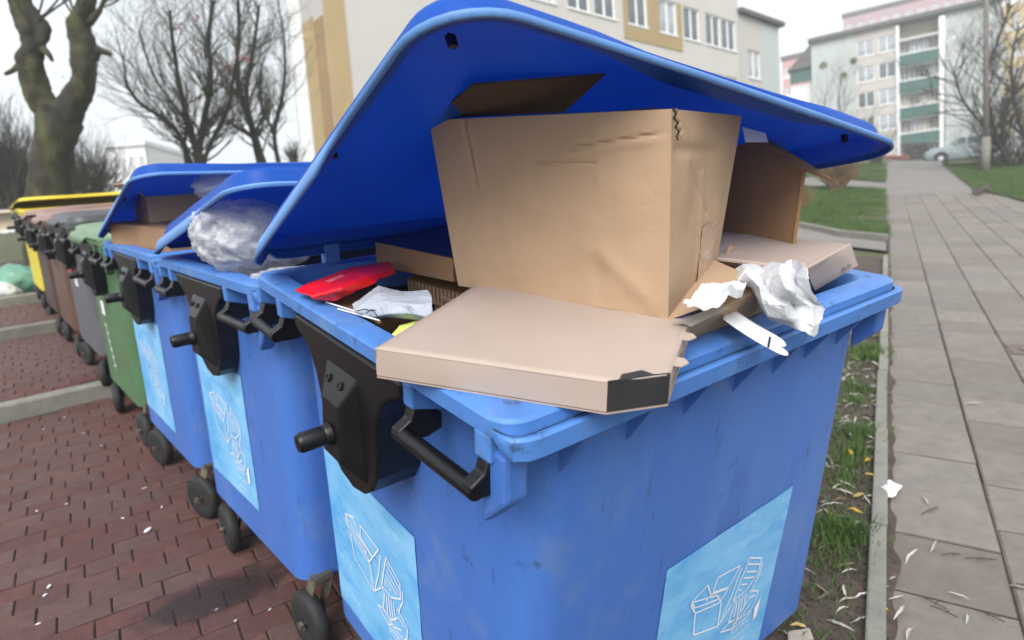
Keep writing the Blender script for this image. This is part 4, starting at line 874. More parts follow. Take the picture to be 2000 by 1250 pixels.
# A: long five storey block; its striped gable stands close behind the row
PA = at(1270, 32, 30); dxA = horiz(math.radians(50)); nA = UP.cross(dxA); cA = onplane(690, 150, PA, nA)
MA = frame_mat(cA, dxA); A = empty('apartment_block', MA, 'cream apartment block with ochre striped gable right behind the near lid', 'building')
la = lambda px, py: local(MA, px, py)
zb, zt = -16, 16; xe = la(1441, 10).x; fl0 = la(1245, 50).z
WX = [la(p, 30).x for p in (1245, 1300)]; sp_ = WX[1]-WX[0]; hs = 2.75
holes = []; wins = []
w13 = 1.25
for j in range(-3, 4):
    z = fl0+hs*j
    for x in [la(1130, 5).x, la(1181, 10).x, WX[0], WX[1]+.15, la(1352, 80).x, la(1393, 65).x, la(1423, 70).x, la(900, 5).x, la(1000, 5).x, la(1060, 5).x]:
        if 1 < x < xe-.5: holes.append((x-.6, z, w13, 1.45)); wins.append((x-.6, z))
wall(A, 'facade', 0, xe, zb, zt, holes, 'render_cream', lambda x, d, z: (x, d, z))
for x, z in wins: window(A, Matrix.Translation((x, .11, z)), w13, 1.45, 2, 'pane' if random.random() < .6 else 'pane_dark')
for j in range(-3, 4):                                       # ochre surround of the paired windows
    z = fl0+hs*j; x0, x1 = WX[0]-.95, WX[1]+1.15
    if j in (0, 1, -1):
        b = MB()
        b.box((x0, -.03, z-.65), (x1, -.004, z-.10)).box((x0, -.03, z-.098), (WX[0]-.62, -.004, z+1.47)).box((WX[0]+.68, -.03, z-.098), (WX[1]-.48, -.004, z+1.47)).box((WX[1]+.83, -.03, z-.098), (x1, -.004, z+1.47)); b.build('surround', 'render_ochre', A)
gl = -11.0
MB().add([(0, 0, zb), (0, 0, zt), (0, -gl, zt), (0, -gl, zb)], [(0, 1, 2, 3)]).build('gable', 'render_grey', A)
# stripes on the gable, measured across it
MG = MA @ Matrix.Rotation(PI/2, 4, 'Z')
lg = lambda px, py: local(MA @ Matrix(((0, 1, 0, 0), (-1, 0, 0, 0), (0, 0, 1, 0), (0, 0, 0, 1))), px, py)
nG = -dxA
def gy(px, py):
    p = onplane(px, py, cA, nG); q = MA.inverted() @ p; return q.y, q.z
for k, (pa, pb, m) in enumerate(((601, 623, 'render_ochre'), (623.5, 643, 'render_orange'), (645, 686, 'render_ochre'))):
    y0, y1 = gy(pb, 150)[0], gy(pa, 150)[0]; ztp = gy((pa+pb)/2, 30 if k == 0 else 26)[1] if k < 2 else zt-.2
    MB().box((-.012-.002*k, max(.02, y0), zb), (-.002, y1, ztp)).build('stripe', m, A)
ye = gy(572, 150)[0]
MB().box((-.05, ye-1.2, zb), (-.003, ye-.2, zt)).build('corner_pilaster', 'render_white', A)
MB().add([(0, ye, zb), (0, ye, zt), (xe, ye, zt), (xe, ye, zb)], [(0, 1, 2, 3)]).build('rear_wall', 'render_grey', A)
MB().box((-.3, -.3, zt+.002), (xe+.01, ye+.3, zt+.4)).build('roof', 'roof_dark', A)
[o for o in A.children if o.name.startswith('gable')][0].data.vertices[2].co.y = ye; [o for o in A.children if o.name.startswith('gable')][0].data.vertices[3].co.y = ye
# lower mint end of the block
xm = la(1521, 100).x; ztm = la(1445, 27).z
E_ = empty('apartment_wing', MA @ Matrix.Translation((xe+.02, 0, 0)), 'lower cream and mint end wing of the cream apartment block', 'building')
wm = la(1483, 80).x-xe; wing = xm-xe; hol = [(.45*wm-.1, fl0+hs*j-1.1, 1.2, 1.4) for j in range(-3, 2) if fl0+hs*j+.4 < ztm]
wall(E_, 'facade', 0, wm+.3, zb, ztm, hol, 'render_beige', lambda x, d, z: (x, d, z))
for h in hol: window(E_, Matrix.Translation((h[0], .11, h[1])), 1.2, 1.4, 2)
MB().box((wm+.302, 0, zb), (wing, 10, ztm-.05)).build('mint_wall', 'render_mint', E_)
MB().box((-.1, -.25, ztm+.002), (wing+.3, 10.2, ztm+.22)).build('roof', 'roof_dark', E_)

# B: five storey block with green balconies up the hill
mB = at(1750, 180, 62); dxB = -horiz(math.radians(-56)); MBm = frame_mat(mB, dxB); lb = lambda px, py, y=0: local(MBm, px, py, y)
B = empty('apartment_block', MBm, 'five storey beige block with dark green balconies at the top of the path', 'building')
xl = lb(1584, 100).x; xmt = lb(1669, 100).x; x1 = lb(1751, 150).x; xr = lb(1846, 120).x; ztB = lb(1750, 47).z
zf = [lb(1750, y).z for y in (133, 187, 237, 286, 326)]; hsB = (zf[0]-zf[3])/3; zg = zf[3]-2*hsB-2
hol = []
for j in range(-1, 4):
    zc = lb(1732, 85).z-hsB*(j+.0)-.6
    for px in (1690, 1732):
        x = lb(px, 90).x; hol.append((x-.7, zc-.1, 1.4, 1.4))
hol = [h for h in hol if h[1]+h[3] < ztB-.3]
MB().add([(xl, 0, zg), (xmt, 0, zg), (xmt, 0, ztB), (xl, 0, ztB)], [(0, 1, 2, 3)]).build('mint_wall', 'render_mint', B)
wall(B, 'facade', xmt+.004, x1-.004, zg, ztB, hol, 'render_beige', lambda x, d, z: (x, d, z))
for h in hol: window(B, Matrix.Translation((h[0], .11, h[1])), 1.4, 1.4, 2, random.choice(['pane', 'pane_dark']))
MB().add([(x1, 1.3, zg), (xr, 1.3, zg), (xr, 1.3, ztB), (x1, 1.3, ztB)], [(0, 1, 2, 3)]).build('loggia_wall', mat('loggia', (.40, .37, .29), .9, .2, 1), B)
MB().box((x1, -.25, zg), (x1+.25, 1.28, ztB-.2)).build('loggia_pier', 'frame_white', B); MB().box((xr-.45, -.25, zg), (xr, 1.28, ztB-.2)).build('loggia_pier', 'frame_white', B)
for j in range(-1, 5):
    z = zf[0]-hsB*j
    MB().box((x1+.26, -.30, z-.12), (xr-.46, 1.27, z)).build('floor_slab', 'render_white', B)
    if j >= 0:
        MB().box((x1+.26, -.42, z-.45 if False else z-.05), (xr-.46, -.31, z+hsB*.40)).build('balcony_panel', 'balcony_green', B)
        MB().box((x1+.26, -.44, z+hsB*.40+.002), (xr-.46, -.29, z+hsB*.40+.10)).build('rail', 'frame_white', B)
    n_ = 4; wv = (xr-.46-x1-.26)/n_
    for i in range(n_):
        if z+hsB < ztB+.3: window(B, Matrix.Translation((x1+.30+wv*i, .55 if (i+j) % 3 else .9, z+hsB*.44)), wv-.08, hsB*.46, 2, random.choice(['pane', 'curtain', 'pane_dark']))
MB().box((xr+.003, 0, zg), (xr+4, 14, ztB-.02)).build('end_wall', 'render_mint', B)
MB().box((xl-.2, -.5, ztB+.002), (xr+4.1, 14.2, ztB+.35)).build('roof', 'roof_dark', B)
MB().add([(xl-2.2, -.1, ztB-2.2), (xl-.02, -.1, ztB-2.2), (xl-.02, -.1, ztB-.1), (xl-2.2, 6, ztB-2.2), (xl-.02, 6, ztB-2.2), (xl-.02, 6, ztB-.1)], [(0, 1, 2), (5, 4, 3), (0, 2, 5, 3), (0, 3, 4, 1)]).build('canopy', 'roof_dark', B)
zc = lb(1575, 137).z; MB().box((xl-2.0, .2, zc-1.0), (xl-.01, .4, zc+.5)).build('balcony_panel', 'balcony_green', B)
b = MB().box((xl-2, .42, zg), (xl-.01, 8, zc-1.2)); b.build('stair_wall', 'render_white', B)

# far blocks fading in the mist
def far_block(mw, w_, h_, m, band, label, nx, nz, wm_='pane', rf='roof_dark'):
    R = empty('apartment_block', mw, label, 'building'); hol = []
    for i in range(nx):
        for j in range(nz): hol.append((w_*(i+.25)/nx, h_-(j+.85)*h_/nz, w_/nx*.5, h_/nz*.45))
    wall(R, 'facade', 0, w_, 0, h_, hol, m, lambda x, d, z: (x, d, z), .2)
    for h in hol: window(R, Matrix.Translation((h[0], .14, h[1])), h[2], h[3], 2, wm_)
    for j in range(nz):
        if band: MB().box((0, -.04, h_-(j+1)*h_/nz+.0), (w_, -.004, h_-(j+1)*h_/nz+h_/nz*.13)).build('band', band, R)
    MB().box((0, .3, 0), (w_, 12, h_-.01)).build('core', m, R); MB().box((-.2, -.3, h_+.002), (w_+.2, 12.2, h_+.5)).build('roof', rf, R); return R
def block_from(px0, py0, px1, Y, az, drop):                  # left top corner pixel, right end pixel, depth
    o = at(px0, py0, Y); d = -horiz(math.radians(az)); m = frame_mat(o, d); w_ = local(m, px1, py0-20).x; return m @ Matrix.Translation((0, 0, -drop)), w_
m_, w_ = block_from(1647, 34, 2060, 118, -56, 34); far_block(m_, w_, 34, 'render_mauve', 'render_red', 'distant pinkish tower block fading into mist above the balconies', 16, 11)
m_, w_ = block_from(1528, 118, 1600, 105, -56, 26); far_block(m_, w_, 26, 'render_pink', 'render_white', 'distant pink and white block between the two nearer blocks', 5, 9)
m_, w_ = block_from(1945, -90, 2120, 78, -56, 40); far_block(m_, w_, 40, mat('render_yellow', (.58, .46, .25), .9, .1, .5), 'render_white', 'yellowish block behind the bare tree at the right edge', 6, 14)
m_ = frame_mat(at(205, 290, 75), horiz(math.radians(92))); w_ = local(m_, 283, 284).x; far_block(m_ @ Matrix.Translation((0, 0, -18)), w_, 18, 'render_white', None, 'distant white apartment block beyond the forked tree', 4, 6, 'pane', 'render_white')
# low cream house behind the far containers
m_ = frame_mat(at(-60, 455, 24), horiz(math.radians(88))); hw = local(m_, 245, 420).x; zr = local(m_, 60, 372).z; ze = local(m_, 60, 415).z
Hs = empty('low_house', m_, 'low cream house with a pitched roof behind the yellow container', 'house')
MB().box((0, 0, -4), (hw, 8, ze)).build('wall', mat('house_cream', (.58, .50, .36), .9, .08, 1), Hs)
MB().prism([(-.5, ze+.003), (8.5, ze+.003), (4, zr)], -.4, hw+.4, lambda a, c, d: (d, a, c)).build('roof', mat('house_roof', (.46, .40, .30), .9, .1, 3), Hs)
for i in range(3): window(Hs, Matrix.Translation((hw*(.15+.3*i), -.05, ze-1.7)), 1.0, 1.1, 2)

# ------------------------------------------------------------------ trees and shrubs
def branch(b, p, d, L, r, dep, rr, spread=.55, upw=.12, nseg=5, tip=None, fork=(2, 3), shrink=.68, sides=5):
    pts = [p]; rad = [r]
    for i in range(nseg):
        d = (d+V((rr.gauss(0, .13), rr.gauss(0, .13), rr.gauss(0, .10)+upw*.4))).normalized(); p = p+d*(L/nseg); pts.append(p); rad.append(r*(1-.42*(i+1)/nseg))
    b.tube(pts, rad, max(3, sides), False)
    if dep <= 0:
        if tip is not None: tip.append((p, d))
        return
    for k in range(rr.randint(*fork)):
        j = rr.randint(nseg//2, nseg); a = rr.uniform(0, 2*PI); o = d.orthogonal().normalized(); q = d.cross(o)
        nd = (d+(o*math.cos(a)+q*math.sin(a))*rr.uniform(.5, 1.25)*spread+V((0, 0, upw))).normalized()
        branch(b, pts[j], nd, L*shrink*rr.uniform(.75, 1.2), rad[j]*rr.uniform(.55, .75), dep-1, rr, spread, upw, max(3, nseg-1), tip, fork, shrink, sides-1)
def limb(b, pts, rads, n=12, seed=0):
    kn_ = 1 if n > 8 else .5; n = 26 if n > 12 else n; sub_ = 10 if n > 12 else 4
    P = []; R_ = []; 
    for i in range(len(pts)-1):
        for k in range(sub_):
            t = k/sub_; p0, p1, p2, p3 = pts[max(0, i-1)], pts[i], pts[i+1], pts[min(len(pts)-1, i+2)]
            P.append(.5*((2*p1)+(p2-p0)*t+(2*p0-5*p1+4*p2-p3)*t*t+(3*p1-p0-3*p2+p3)*t**3)); R_.append(rads[i]*(1-t)+rads[i+1]*t)
    P.append(pts[-1]); R_.append(rads[-1])
    k = len(b.v); b.tube(P, R_, n, True)
    for i in range(k, len(b.v)):
        v = V(b.v[i]); q = V((v.x, v.y, v.z*.4)); b.v[i] = tuple(v+V((fbm(v, 3.2, 3, seed), fbm(v, 3.2, 3, seed+4), 0))*.05*kn_+V((ridge(q, 9, 2, seed), ridge(q, 9, 2, seed+5), 0))*.022*kn_)
def forked():
    Y = 10.5; g = lambda x, y, dy=0: at(x, y, Y+dy); rt = empty('forked_tree', Matrix.Translation(at(95, 520, Y)), 'thick mossy forked tree trunk with sawn stubs at the left', 'tree'); o = at(95, 520, Y)
    L = lambda *a: [g(*q)-o for q in a]; px = Y/1215.*.84
    b = MB(); limb(b, L((95, 540), (95, 400), (98, 320), (108, 250), (112, 205)), [52*px, 45*px, 41*px, 40*px, 36*px], 16, 1); b.build('trunk', 'bark', rt, smooth=True)
    b = MB(); limb(b, L((108, 240), (85, 205), (62, 160), (55, 120), (58, 90), (52, 62), (36, 30), (22, -10), (15, -60)), [30*px, 27*px, 25*px, 24*px, 22*px, 20*px, 13*px, 11*px, 9*px], 14, 2)
    limb(b, L((62, 85), (78, 62), (70, 40), (45, 5), (38, -50)), [18*px, 15*px, 13*px, 12*px, 10*px], 12, 3)
    limb(b, L((45, 118), (22, 138), (10, 145)), [9*px, 5*px, 3*px], 8, 4); limb(b, L((80, 95), (95, 105), (104, 120)), [9*px, 6*px, 3*px], 8, 5); b.build('limb', 'bark', rt, smooth=True)
    b = MB(); limb(b, L((118, 245), (140, 200), (158, 160), (160, 120), (158, 80), (155, 50), (165, 10), (172, -50)), [31*px, 27*px, 25*px, 24*px, 24*px, 22*px, 18*px, 15*px], 14, 6)
    limb(b, L((178, 110), (190, 98), (216, 106)), [15*px, 9*px, 4*px], 8, 7); limb(b, L((172, 45), (190, 20), (210, -10), (240, -60)), [9*px, 6*px, 5*px, 3*px], 8, 8); b.build('limb', 'bark', rt, smooth=True)
    b = MB(); rr = random.Random(4)
    for (x, y) in ((20, -10), (165, 0), (205, 0), (40, 0), (150, 40), (60, 60)):
        for _ in range(4): branch(b, g(x, y)-o, V((rr.gauss(0, .5), rr.gauss(0, .5), .5)).normalized(), 1.3, .018, 3, rr, .6, .05, 4, None, (2, 3), .7, 4)
    b.build('twigs', 'twigs_bare', rt)
forked()
def bare_tree(name, base, Y, stems, label, seed, L0, r0_, dep=5, tips=0, m='bark_dark', spread=.55, group=None, shrink=.70, mc='twigs_bare', rmin=.005):
    rr = random.Random(seed); o = at(base[0], base[1], Y); R = empty(name, Matrix.Translation(o), label, 'tree', group); T = []
    tr = MB(); cr_ = MB(); px = Y/1215.
    for st in stems:                                         # stem: list of (px, py, dY, r px)
        P = [at(x, y, Y+dy)-o for x, y, dy, r_ in st]; limb(tr, P, [max(.006, r_*px*.8) for *_, r_ in st], 8, seed)
        for i in range(1, len(P)):
            d = (P[i]-P[i-1]).normalized()
            for _ in range(8 if i < len(P)-1 else 9):
                a = rr.uniform(0, 2*PI); e = d.orthogonal().normalized(); nd = (d+(e*math.cos(a)+d.cross(e)*math.sin(a))*rr.uniform(.5, 1.2)).normalized()
                branch(cr_, P[i-1].lerp(P[i], rr.uniform(.3, 1)), nd, L0*rr.uniform(.6, 1.1), max(rmin, st[i][3]*px*.26), dep-1, rr, spread, .10, 4, T, (2, 3), shrink, 5)
    tr.build('trunk', m, R, smooth=True); cr_.build('crown', mc, R, fix=False)
    if tips:
        lf = MB()
        for p, d in T:
            if rr.random() < tips:
                for _ in range(2):
                    a = V((rr.gauss(0, 1), rr.gauss(0, 1), rr.gauss(0, 1))).normalized(); c = a.orthogonal().normalized(); q = p+V((rr.gauss(0, .03), rr.gauss(0, .03), rr.gauss(0, .03))); s = rr.uniform(.008, .02)
                    lf.add([q-a*s, q+c*s*.5, q+a*s, q-c*s*.5], [(0, 1, 2, 3)])
        lf.build('withered_leaves', mat('withered', (.10, .095, .05), .9, .4, 2), R, fix=False)
    return R
Yt = 13.0
bare_tree('bare_tree', (390, 330), Yt, [[(388, 345, 0, 9), (388, 290, 0, 8), (398, 230, 0, 7), (410, 160, .1, 6), (405, 80, .2, 5), (415, 0, .3, 4)],
    [(372, 320, 0, 6), (352, 270, 0, 5), (320, 232, 0, 4.5), (275, 205, -.2, 4), (248, 170, -.3, 3), (240, 110, -.3, 2)],
    [(385, 330, 0, 7), (375, 260, .2, 6), (352, 180, .3, 5), (340, 100, .4, 4), (330, 20, .4, 3)],
    [(395, 320, 0, 6), (415, 270, .1, 5), (440, 220, .2, 4), (455, 150, .2, 3), (470, 60, .2, 2.5)],
    [(365, 325, 0, 5), (360, 280, -.1, 4), (355, 230, -.2, 3), (300, 150, -.3, 2.5), (270, 60, -.3, 2)]],
    'many stemmed bare tree with fine dark twigs behind the third container', 21, .80, .05, 6, .10, shrink=.72)
bare_tree('bare_tree', (510, 310), Yt+1, [[(515, 330, 0, 9), (495, 260, 0, 7.5), (470, 190, 0, 6.5), (462, 120, 0, 5.5), (465, 40, 0, 4), (460, -30, 0, 3)],
    [(508, 330, .1, 8), (490, 250, .1, 6), (480, 170, .2, 5), (495, 90, .2, 4), (505, 10, .2, 3)]],
    'leaning twin stemmed bare tree left of the striped gable', 22, .75, .05, 6, .10, shrink=.72)
bare_tree('bare_tree', (545, 310), Yt+3, [[(545, 330, 0, 6), (535, 260, 0, 5), (548, 200, 0, 4), (556, 130, 0, 3), (552, 60, 0, 2.2), (540, -10, 0, 1.6)], [(535, 260, 0, 4), (515, 220, 0, 3), (505, 170, 0, 2.5), (515, 110, 0, 1.6)]],
    'slender bare tree beside the corner of the striped gable', 23, .7, .03, 5, .05)
# red hips showing in the middle tree
rr = random.Random(8); hp = MB()
for (x, y) in ((383, 30), (470, 110), (480, 113), (390, 190), (440, 132), (352, 50), (386, 100)):
    for _ in range(9):
        c = at(x+rr.gauss(0, 4), y+rr.gauss(0, 4), Yt+rr.gauss(0, .1)); hp.box((c.x-.012, c.y-.012, c.z-.012), (c.x+.012, c.y+.012, c.z+.012))
tag(hp.build('red_berries', mat('berry', (.25, .02, .03), .5)), 'faint red berries among the bare twigs', 'berries', kind='stuff')
def shrub(name, base, Y, w_, h_, label, seed, m, n=70, dep=2, cat='shrub', group=None):
    rr = random.Random(seed); o = at(base[0], base[1], Y); R = empty(name, Matrix.Translation(o), label, cat, group); b = MB()
    for i in range(n):
        d = V((rr.gauss(0, .5)*w_/h_, rr.gauss(0, .5)*w_/h_, 1)).normalized(); branch(b, V((rr.gauss(0, .10*w_), rr.gauss(0, .1*w_), -.1)), d, h_*rr.uniform(.5, .8), .010+.004*h_, dep, rr, .45, .12, 4, None, (2, 3), .5, 4)
    b.build('branches', m, R, fix=False); return R
shrub('round_shrub', (1636, 366), 20, 1.0, 1.25, 'round brown leafless shrub on the lawn beside the path', 31, 'bush_brown', 260)
shrub('low_shrub', (1572, 398), 15.5, .35, .55, 'small thin shrub on the near lawn by the lid corner', 32, 'bush_brown', 26)
shrub('dark_shrub', (1712, 322), 34, 1.3, 1.9, 'dark bare bush beside the green post', 33, 'hedge', 60)
for i, (x, y, Y, w_, h_) in enumerate(((20, 400, 17, 2.2, 2.6), (175, 400, 16, 1.5, 1.6), (60, 400, 20, 2.2, 2.0))):
    shrub('thicket', (x, y), Y, w_, h_, ['dense dark thicket at the left edge behind the forked tree', 'rounded dark bush right of the forked tree', 'low dark bush behind the forked trunk'][i], 40+i, 'hedge', 150, 3)
shrub('low_shrub', (575, 318), 18, .5, .7, 'small dark bush at the foot of the striped gable', 46, 'hedge', 40)
hd = empty('clipped_hedge', Matrix.Translation(onz(1790, 312)), 'low clipped brown hedge below the green balconies', 'hedge'); oh = onz(1790, 312); h_ = MB(); rr = random.Random(3)
a_, b_ = at(1765, 310, 52)-oh, at(1812, 309, 52)-oh
for i in range(2600):
    p = a_.lerp(b_, rr.random())+V((rr.gauss(0, .15), rr.uniform(-.5, .5), rr.uniform(-.1, 1.2))); q = V((rr.gauss(0, 1), rr.gauss(0, 1), rr.gauss(0, 1))).normalized()*.14; s = q.orthogonal().normalized()*.05; h_.add([p-q, p+s, p+q], [(0, 1, 2)])
h_.build('foliage', 'hedge', hd, fix=False)
for nm, x0, x1_, lb_ in (('orange_flowerbed', 1731, 1750, 'orange flower bed beside the white pier'), ('orange_flowerbed', 1754, 1770, 'orange flower bed left of the clipped hedge')):
    b = MB(); a_, b_ = at(x0, 310, 50), at(x1_, 310, 50)
    for i in range(220):
        p = a_.lerp(b_, rr.random())+V((0, rr.uniform(-.3, .3), rr.uniform(0, .22))); q = V((rr.gauss(0, 1), rr.gauss(0, 1), rr.gauss(0, 1))).normalized()*.1; s = q.orthogonal().normalized()*.08; b.add([p-q, p+s, p+q, p-s], [(0, 1, 2, 3)])
    tag(b.build(nm, mat('orange_petal', (.36, .10, .06), .8), fix=False), lb_, 'flower bed')
# greyish bare trees in front of the balcony block, with mistletoe
for i, (x, y, Y, tp) in enumerate(((1640, 300, 45, 140), (1610, 300, 48, 170), (1700, 300, 50, 215))):
    R = bare_tree('bare_tree', (x, y), Y, [[(x, y+10, 0, 2.5), (x+3, (y+tp)/2+30, 0, 2), (x-2, tp+50, 0, 1.4), (x+4, tp+10, 0, .8)]], ['pale bare tree with mistletoe before the mint wall', 'small bare tree left of the one with mistletoe', 'thin bare tree before the beige wall of the balcony block'][i], 60+i, 2.0 if i < 2 else 1.3, .05, 4, .0, 'twigs_bare', .6)
    if i == 0:
        o = at(x, y, Y)
        for (mxp, myp, rad) in ((1608, 128, .22), (1667, 119, .17), (1648, 147, .17)):
            c = at(mxp, myp, Y)-o; b = MB()
            for _ in range(260):
                q = V((rr.gauss(0, 1), rr.gauss(0, 1), rr.gauss(0, 1))).normalized(); p = c+q*rad*rr.uniform(.3, 1); s = q.orthogonal().normalized()*.05; b.add([p, p+s+q*.05, p+q*.12], [(0, 1, 2)])
            b.build('mistletoe', 'mistletoe', R, fix=False)
# tree and pole at the right edge
Yr = 25.5
bare_tree('dark_bare_tree', (1975, 345), Yr, [[(1985, 352, 0, 7), (1970, 320, 0, 6.5), (1958, 270, 0, 6), (1962, 215, 0, 5.5), (1985, 180, .1, 5), (2020, 150, .2, 4)],
    [(1990, 352, 0, 6), (1975, 330, 0, 5), (1950, 280, 0, 5), (1935, 220, .1, 4), (1925, 150, .2, 3.5), (1945, 90, .2, 2.5), (1975, 10, .3, 2)],
    [(1985, 345, .2, 5), (1960, 300, .2, 4), (1915, 240, .3, 3.2), (1880, 195, .4, 2.6), (1862, 140, .4, 1.8)],
    [(1995, 345, .2, 5), (2005, 290, .2, 4), (1985, 220, .2, 3), (1975, 130, .2, 2.5), (1990, 50, .2, 2)],
    [(1990, 340, .2, 4), (2000, 310, .2, 3.5), (2010, 270, .3, 3)]], 'dark many branched bare tree at the right edge of the lawn', 71, 1.5, .05, 6, .15, spread=.75, mc='bark_dark', rmin=.022)
Pl = empty('street_pole', Matrix.Translation(at(1926, 322, 24)), 'tall grey concrete pole standing in the lawn before the silver car', 'pole'); po = at(1926, 322, 24)
hp_ = UP*9.5; MB().tube([V((0, 0, -.3)), UP*1.0], [.15, .14], 12).build('footing', 'concrete', Pl, smooth=True)
MB().tube([UP*.95, UP*4, hp_], [.095, .085, .07], 12).build('shaft', mat('pole_grey', (.17, .15, .14), .9, .2, 2), Pl, smooth=True)
lp = at(1851, 80, 46); Ll = empty('street_lamp', Matrix.Translation(at(1846, 300, 46)), 'slim street lamp with a flat head before the balcony block', 'street lamp'); lo2 = at(1846, 300, 46)
MB().tube([V((0, 0, -.5)), at(1847, 84, 46)-lo2], [.05, .035], 8).build('post', 'pole_grey', Ll); MB().hexa([p-lo2 for p in (at(1848, 85, 46), at(1868, 72, 46), at(1868, 72, 46.5), at(1848, 85, 46.5), at(1847, 80, 46), at(1867, 67, 46), at(1867, 67, 46.5), at(1847, 80, 46.5))]).build('lamp_head', 'render_white', Ll)
gp = empty('green_post', Matrix.Translation(onz(1702, 327)), 'small green post with a crossbar at the edge of the far lawn', 'post'); g0 = onz(1702, 327); hgt = (at(1702, 300, g0.y)-g0).length
MB().tube([(0, 0, 0), (0, 0, hgt)], .06, 8).build('post', mat('post_green', (.10, .24, .19), .6), gp); MB().box((-.35, -.05, hgt+.002), (.55, .05, hgt+.12)).build('crossbar', 'post_green', gp)

# ------------------------------------------------------------------ cars
def car(name, mw, label, paint, group=None):
    R = empty(name, mw, label, 'car', group); pm = mat(paint[0], paint[1], .25, .03, 1, metal=.35, coat=.6)
    gl_ = mat('car_glass', (.06, .09, .09), .08, .2, 1, spec=.9); W2 = .86
    def sec(prof, wd): return [(x, y*1.0, z) for x, z, y in prof]
    # lower body: side outline lofted across the width
    low = [(-2.05, .30), (-2.12, .55), (-2.02, .78), (-1.75, .90), (-1.15, .98), (-.6, 1.02), (.3, 1.03), (1.2, 1.04), (1.75, 1.02), (1.98, .95), (2.05, .7), (2.0, .35), (1.6, .24), (-1.6, .24)]
    def arch(x, z): return z
    rings = []
    for y, s, dz in ((-W2, .97, -.02), (-W2+.06, 1, 0), (-.4, 1.01, .02), (.4, 1.01, .02), (W2-.06, 1, 0), (W2, .97, -.02)): rings.append([(x*s, y, z+(dz if z > .6 else 0)) for x, z in low])
    MB().loft(rings, True, True, True).build('body', pm, R, smooth=True, bevel=.03, sharp=.9)
    cab = [(-1.25, .97), (-.45, 1.40), (.1, 1.51), (.9, 1.50), (1.55, 1.36), (1.92, 1.0)]; rings = []
    for y, s, k in ((-.78, 1, 0), (-.60, .97, 1), (.60, .97, 1), (.78, 1, 0)): rings.append([(x*s, y*(1 if z < 1.1 else .9), z-(0 if k else .03 if z > 1.1 else 0)) for x, z in cab])
    MB().loft(rings, True, True, True).build('cabin', pm, R, smooth=True, bevel=.03, sharp=.7)
    for sy in (-1, 1):
        Y_ = lambda z: sy*(.785-.075*max(0, (z-1.0)/.5)+.004)
        for q in (((-.98, 1.04), (-.20, 1.04), (-.20, 1.42), (-.42, 1.36)), ((-.12, 1.04), (.78, 1.04), (.76, 1.45), (-.12, 1.43)), ((.86, 1.05), (1.45, 1.07), (1.30, 1.36), (.84, 1.44))):
            MB().add([(x, Y_(z), z) for x, z in q], [(0, 1, 2, 3)]).build('side_window', gl_, R, solid=.004)
        for xw in (-1.30, 1.28):
            wv = MB().lathe([(.20, -.09), (.30, -.10), (.32, -.06), (.32, .06), (.30, .10), (.20, .09)], (xw, sy*.78, .32), (0, 1, 0), 24).build('wheel', 'rubber', R, smooth=True, sharp=.7)
            MB().lathe([(.21, 0), (.20, sy*.02), (.05, sy*.035), (.03, sy*.03)], (xw, sy*.845, .32), (0, 1, 0), 20).build('wheel_cover', mat('alloy', (.55, .56, .58), .35, .1, 3, metal=.6), wv)
            MB().lathe([(.365, -.012), (.365, .012)], (xw, sy*(W2-.0), .34), (0, 1, 0), 24).build('arch', 'rubber', R)
        MB().hexa([(-1.98, sy*.45, .70), (-1.98, sy*.80, .70), (-1.70, sy*.84, .74), (-1.9, sy*.45, .74), (-1.92, sy*.45, .82), (-1.9, sy*.80, .83), (-1.55, sy*.85, .88), (-1.8, sy*.45, .84)]).build('headlight', mat('lamp_glass', (.7, .72, .75), .15, .1), R)
        MB().box((-.72, sy*.86-.07, 1.0), (-.55, sy*.86+.07, 1.13)).build('mirror', pm, R, bevel=.02)
        MB().box((1.93, sy*.7-.1, .78), (2.03, sy*.7+.1, 1.0)).build('tail_light', mat('tail_red', (.4, .02, .02), .3), R)
        MB().box((.02, sy*(W2+.004)-.008, .86), (.18, sy*(W2+.004)+.008, .90)).build('door_handle', pm, R)
    MB().add([(-1.22, -.62, 1.01), (-1.22, .62, 1.01), (-.47, .55, 1.40), (-.47, -.55, 1.40)], [(0, 1, 2, 3)]).build('windscreen', gl_, R, solid=-.006)
    MB().box((-2.13, -.5, .32), (-2.06, .5, .50)).build('grille', 'rubber', R)
    return R
brg = V((.58, .815, 0)); w1 = at(1837, 321, 25.0); w2 = onplane(1948, 313, w1, brg); Yc = 25.0*2.66/(w2-w1).length; w1 = at(1837, 321, Yc); w2 = onplane(1948, 313, w1, brg)
dx_ = (w2-w1).normalized(); yv = UP.cross(dx_).normalized(); zv = dx_.cross(yv); sc_ = (w2-w1).length/2.58
cm = Matrix(((dx_.x, yv.x, zv.x, 0), (dx_.y, yv.y, zv.y, 0), (dx_.z, yv.z, zv.z, 0), (0, 0, 0, 1)))
org = w1+dx_*(1.30*sc_)+yv*(.84*sc_)
car('parked_car', Matrix.Translation(org) @ cm @ Matrix.Scale(sc_, 4), 'silver hatchback parked at the top of the footpath', ('silver_paint', (.28, .33, .345)))
car('parked_car', Matrix.Translation(org+dx_*3.1+yv*2.6+V((0, 0, .25))) @ cm @ Matrix.Scale(sc_, 4), 'white car half hidden by the tree behind the silver one', ('white_paint', (.72, .72, .74)))
mb_ = empty('soil_patch', Matrix.Translation(onz(1915, 365)), 'dark earth patch with litter at the lawn edge', 'soil'); om = onz(1915, 365)
MB().grid(lambda u, v: V(onz(1898+45*u, 358+20*v+4*math.sin(u*7), .04+.10*math.sin(PI*u)*math.sin(PI*v)*(1+.5*fbm((u*6, v*6, 0), 1, 3))))-om, 16, 10).build('earth', 'soil', mb_, smooth=True)

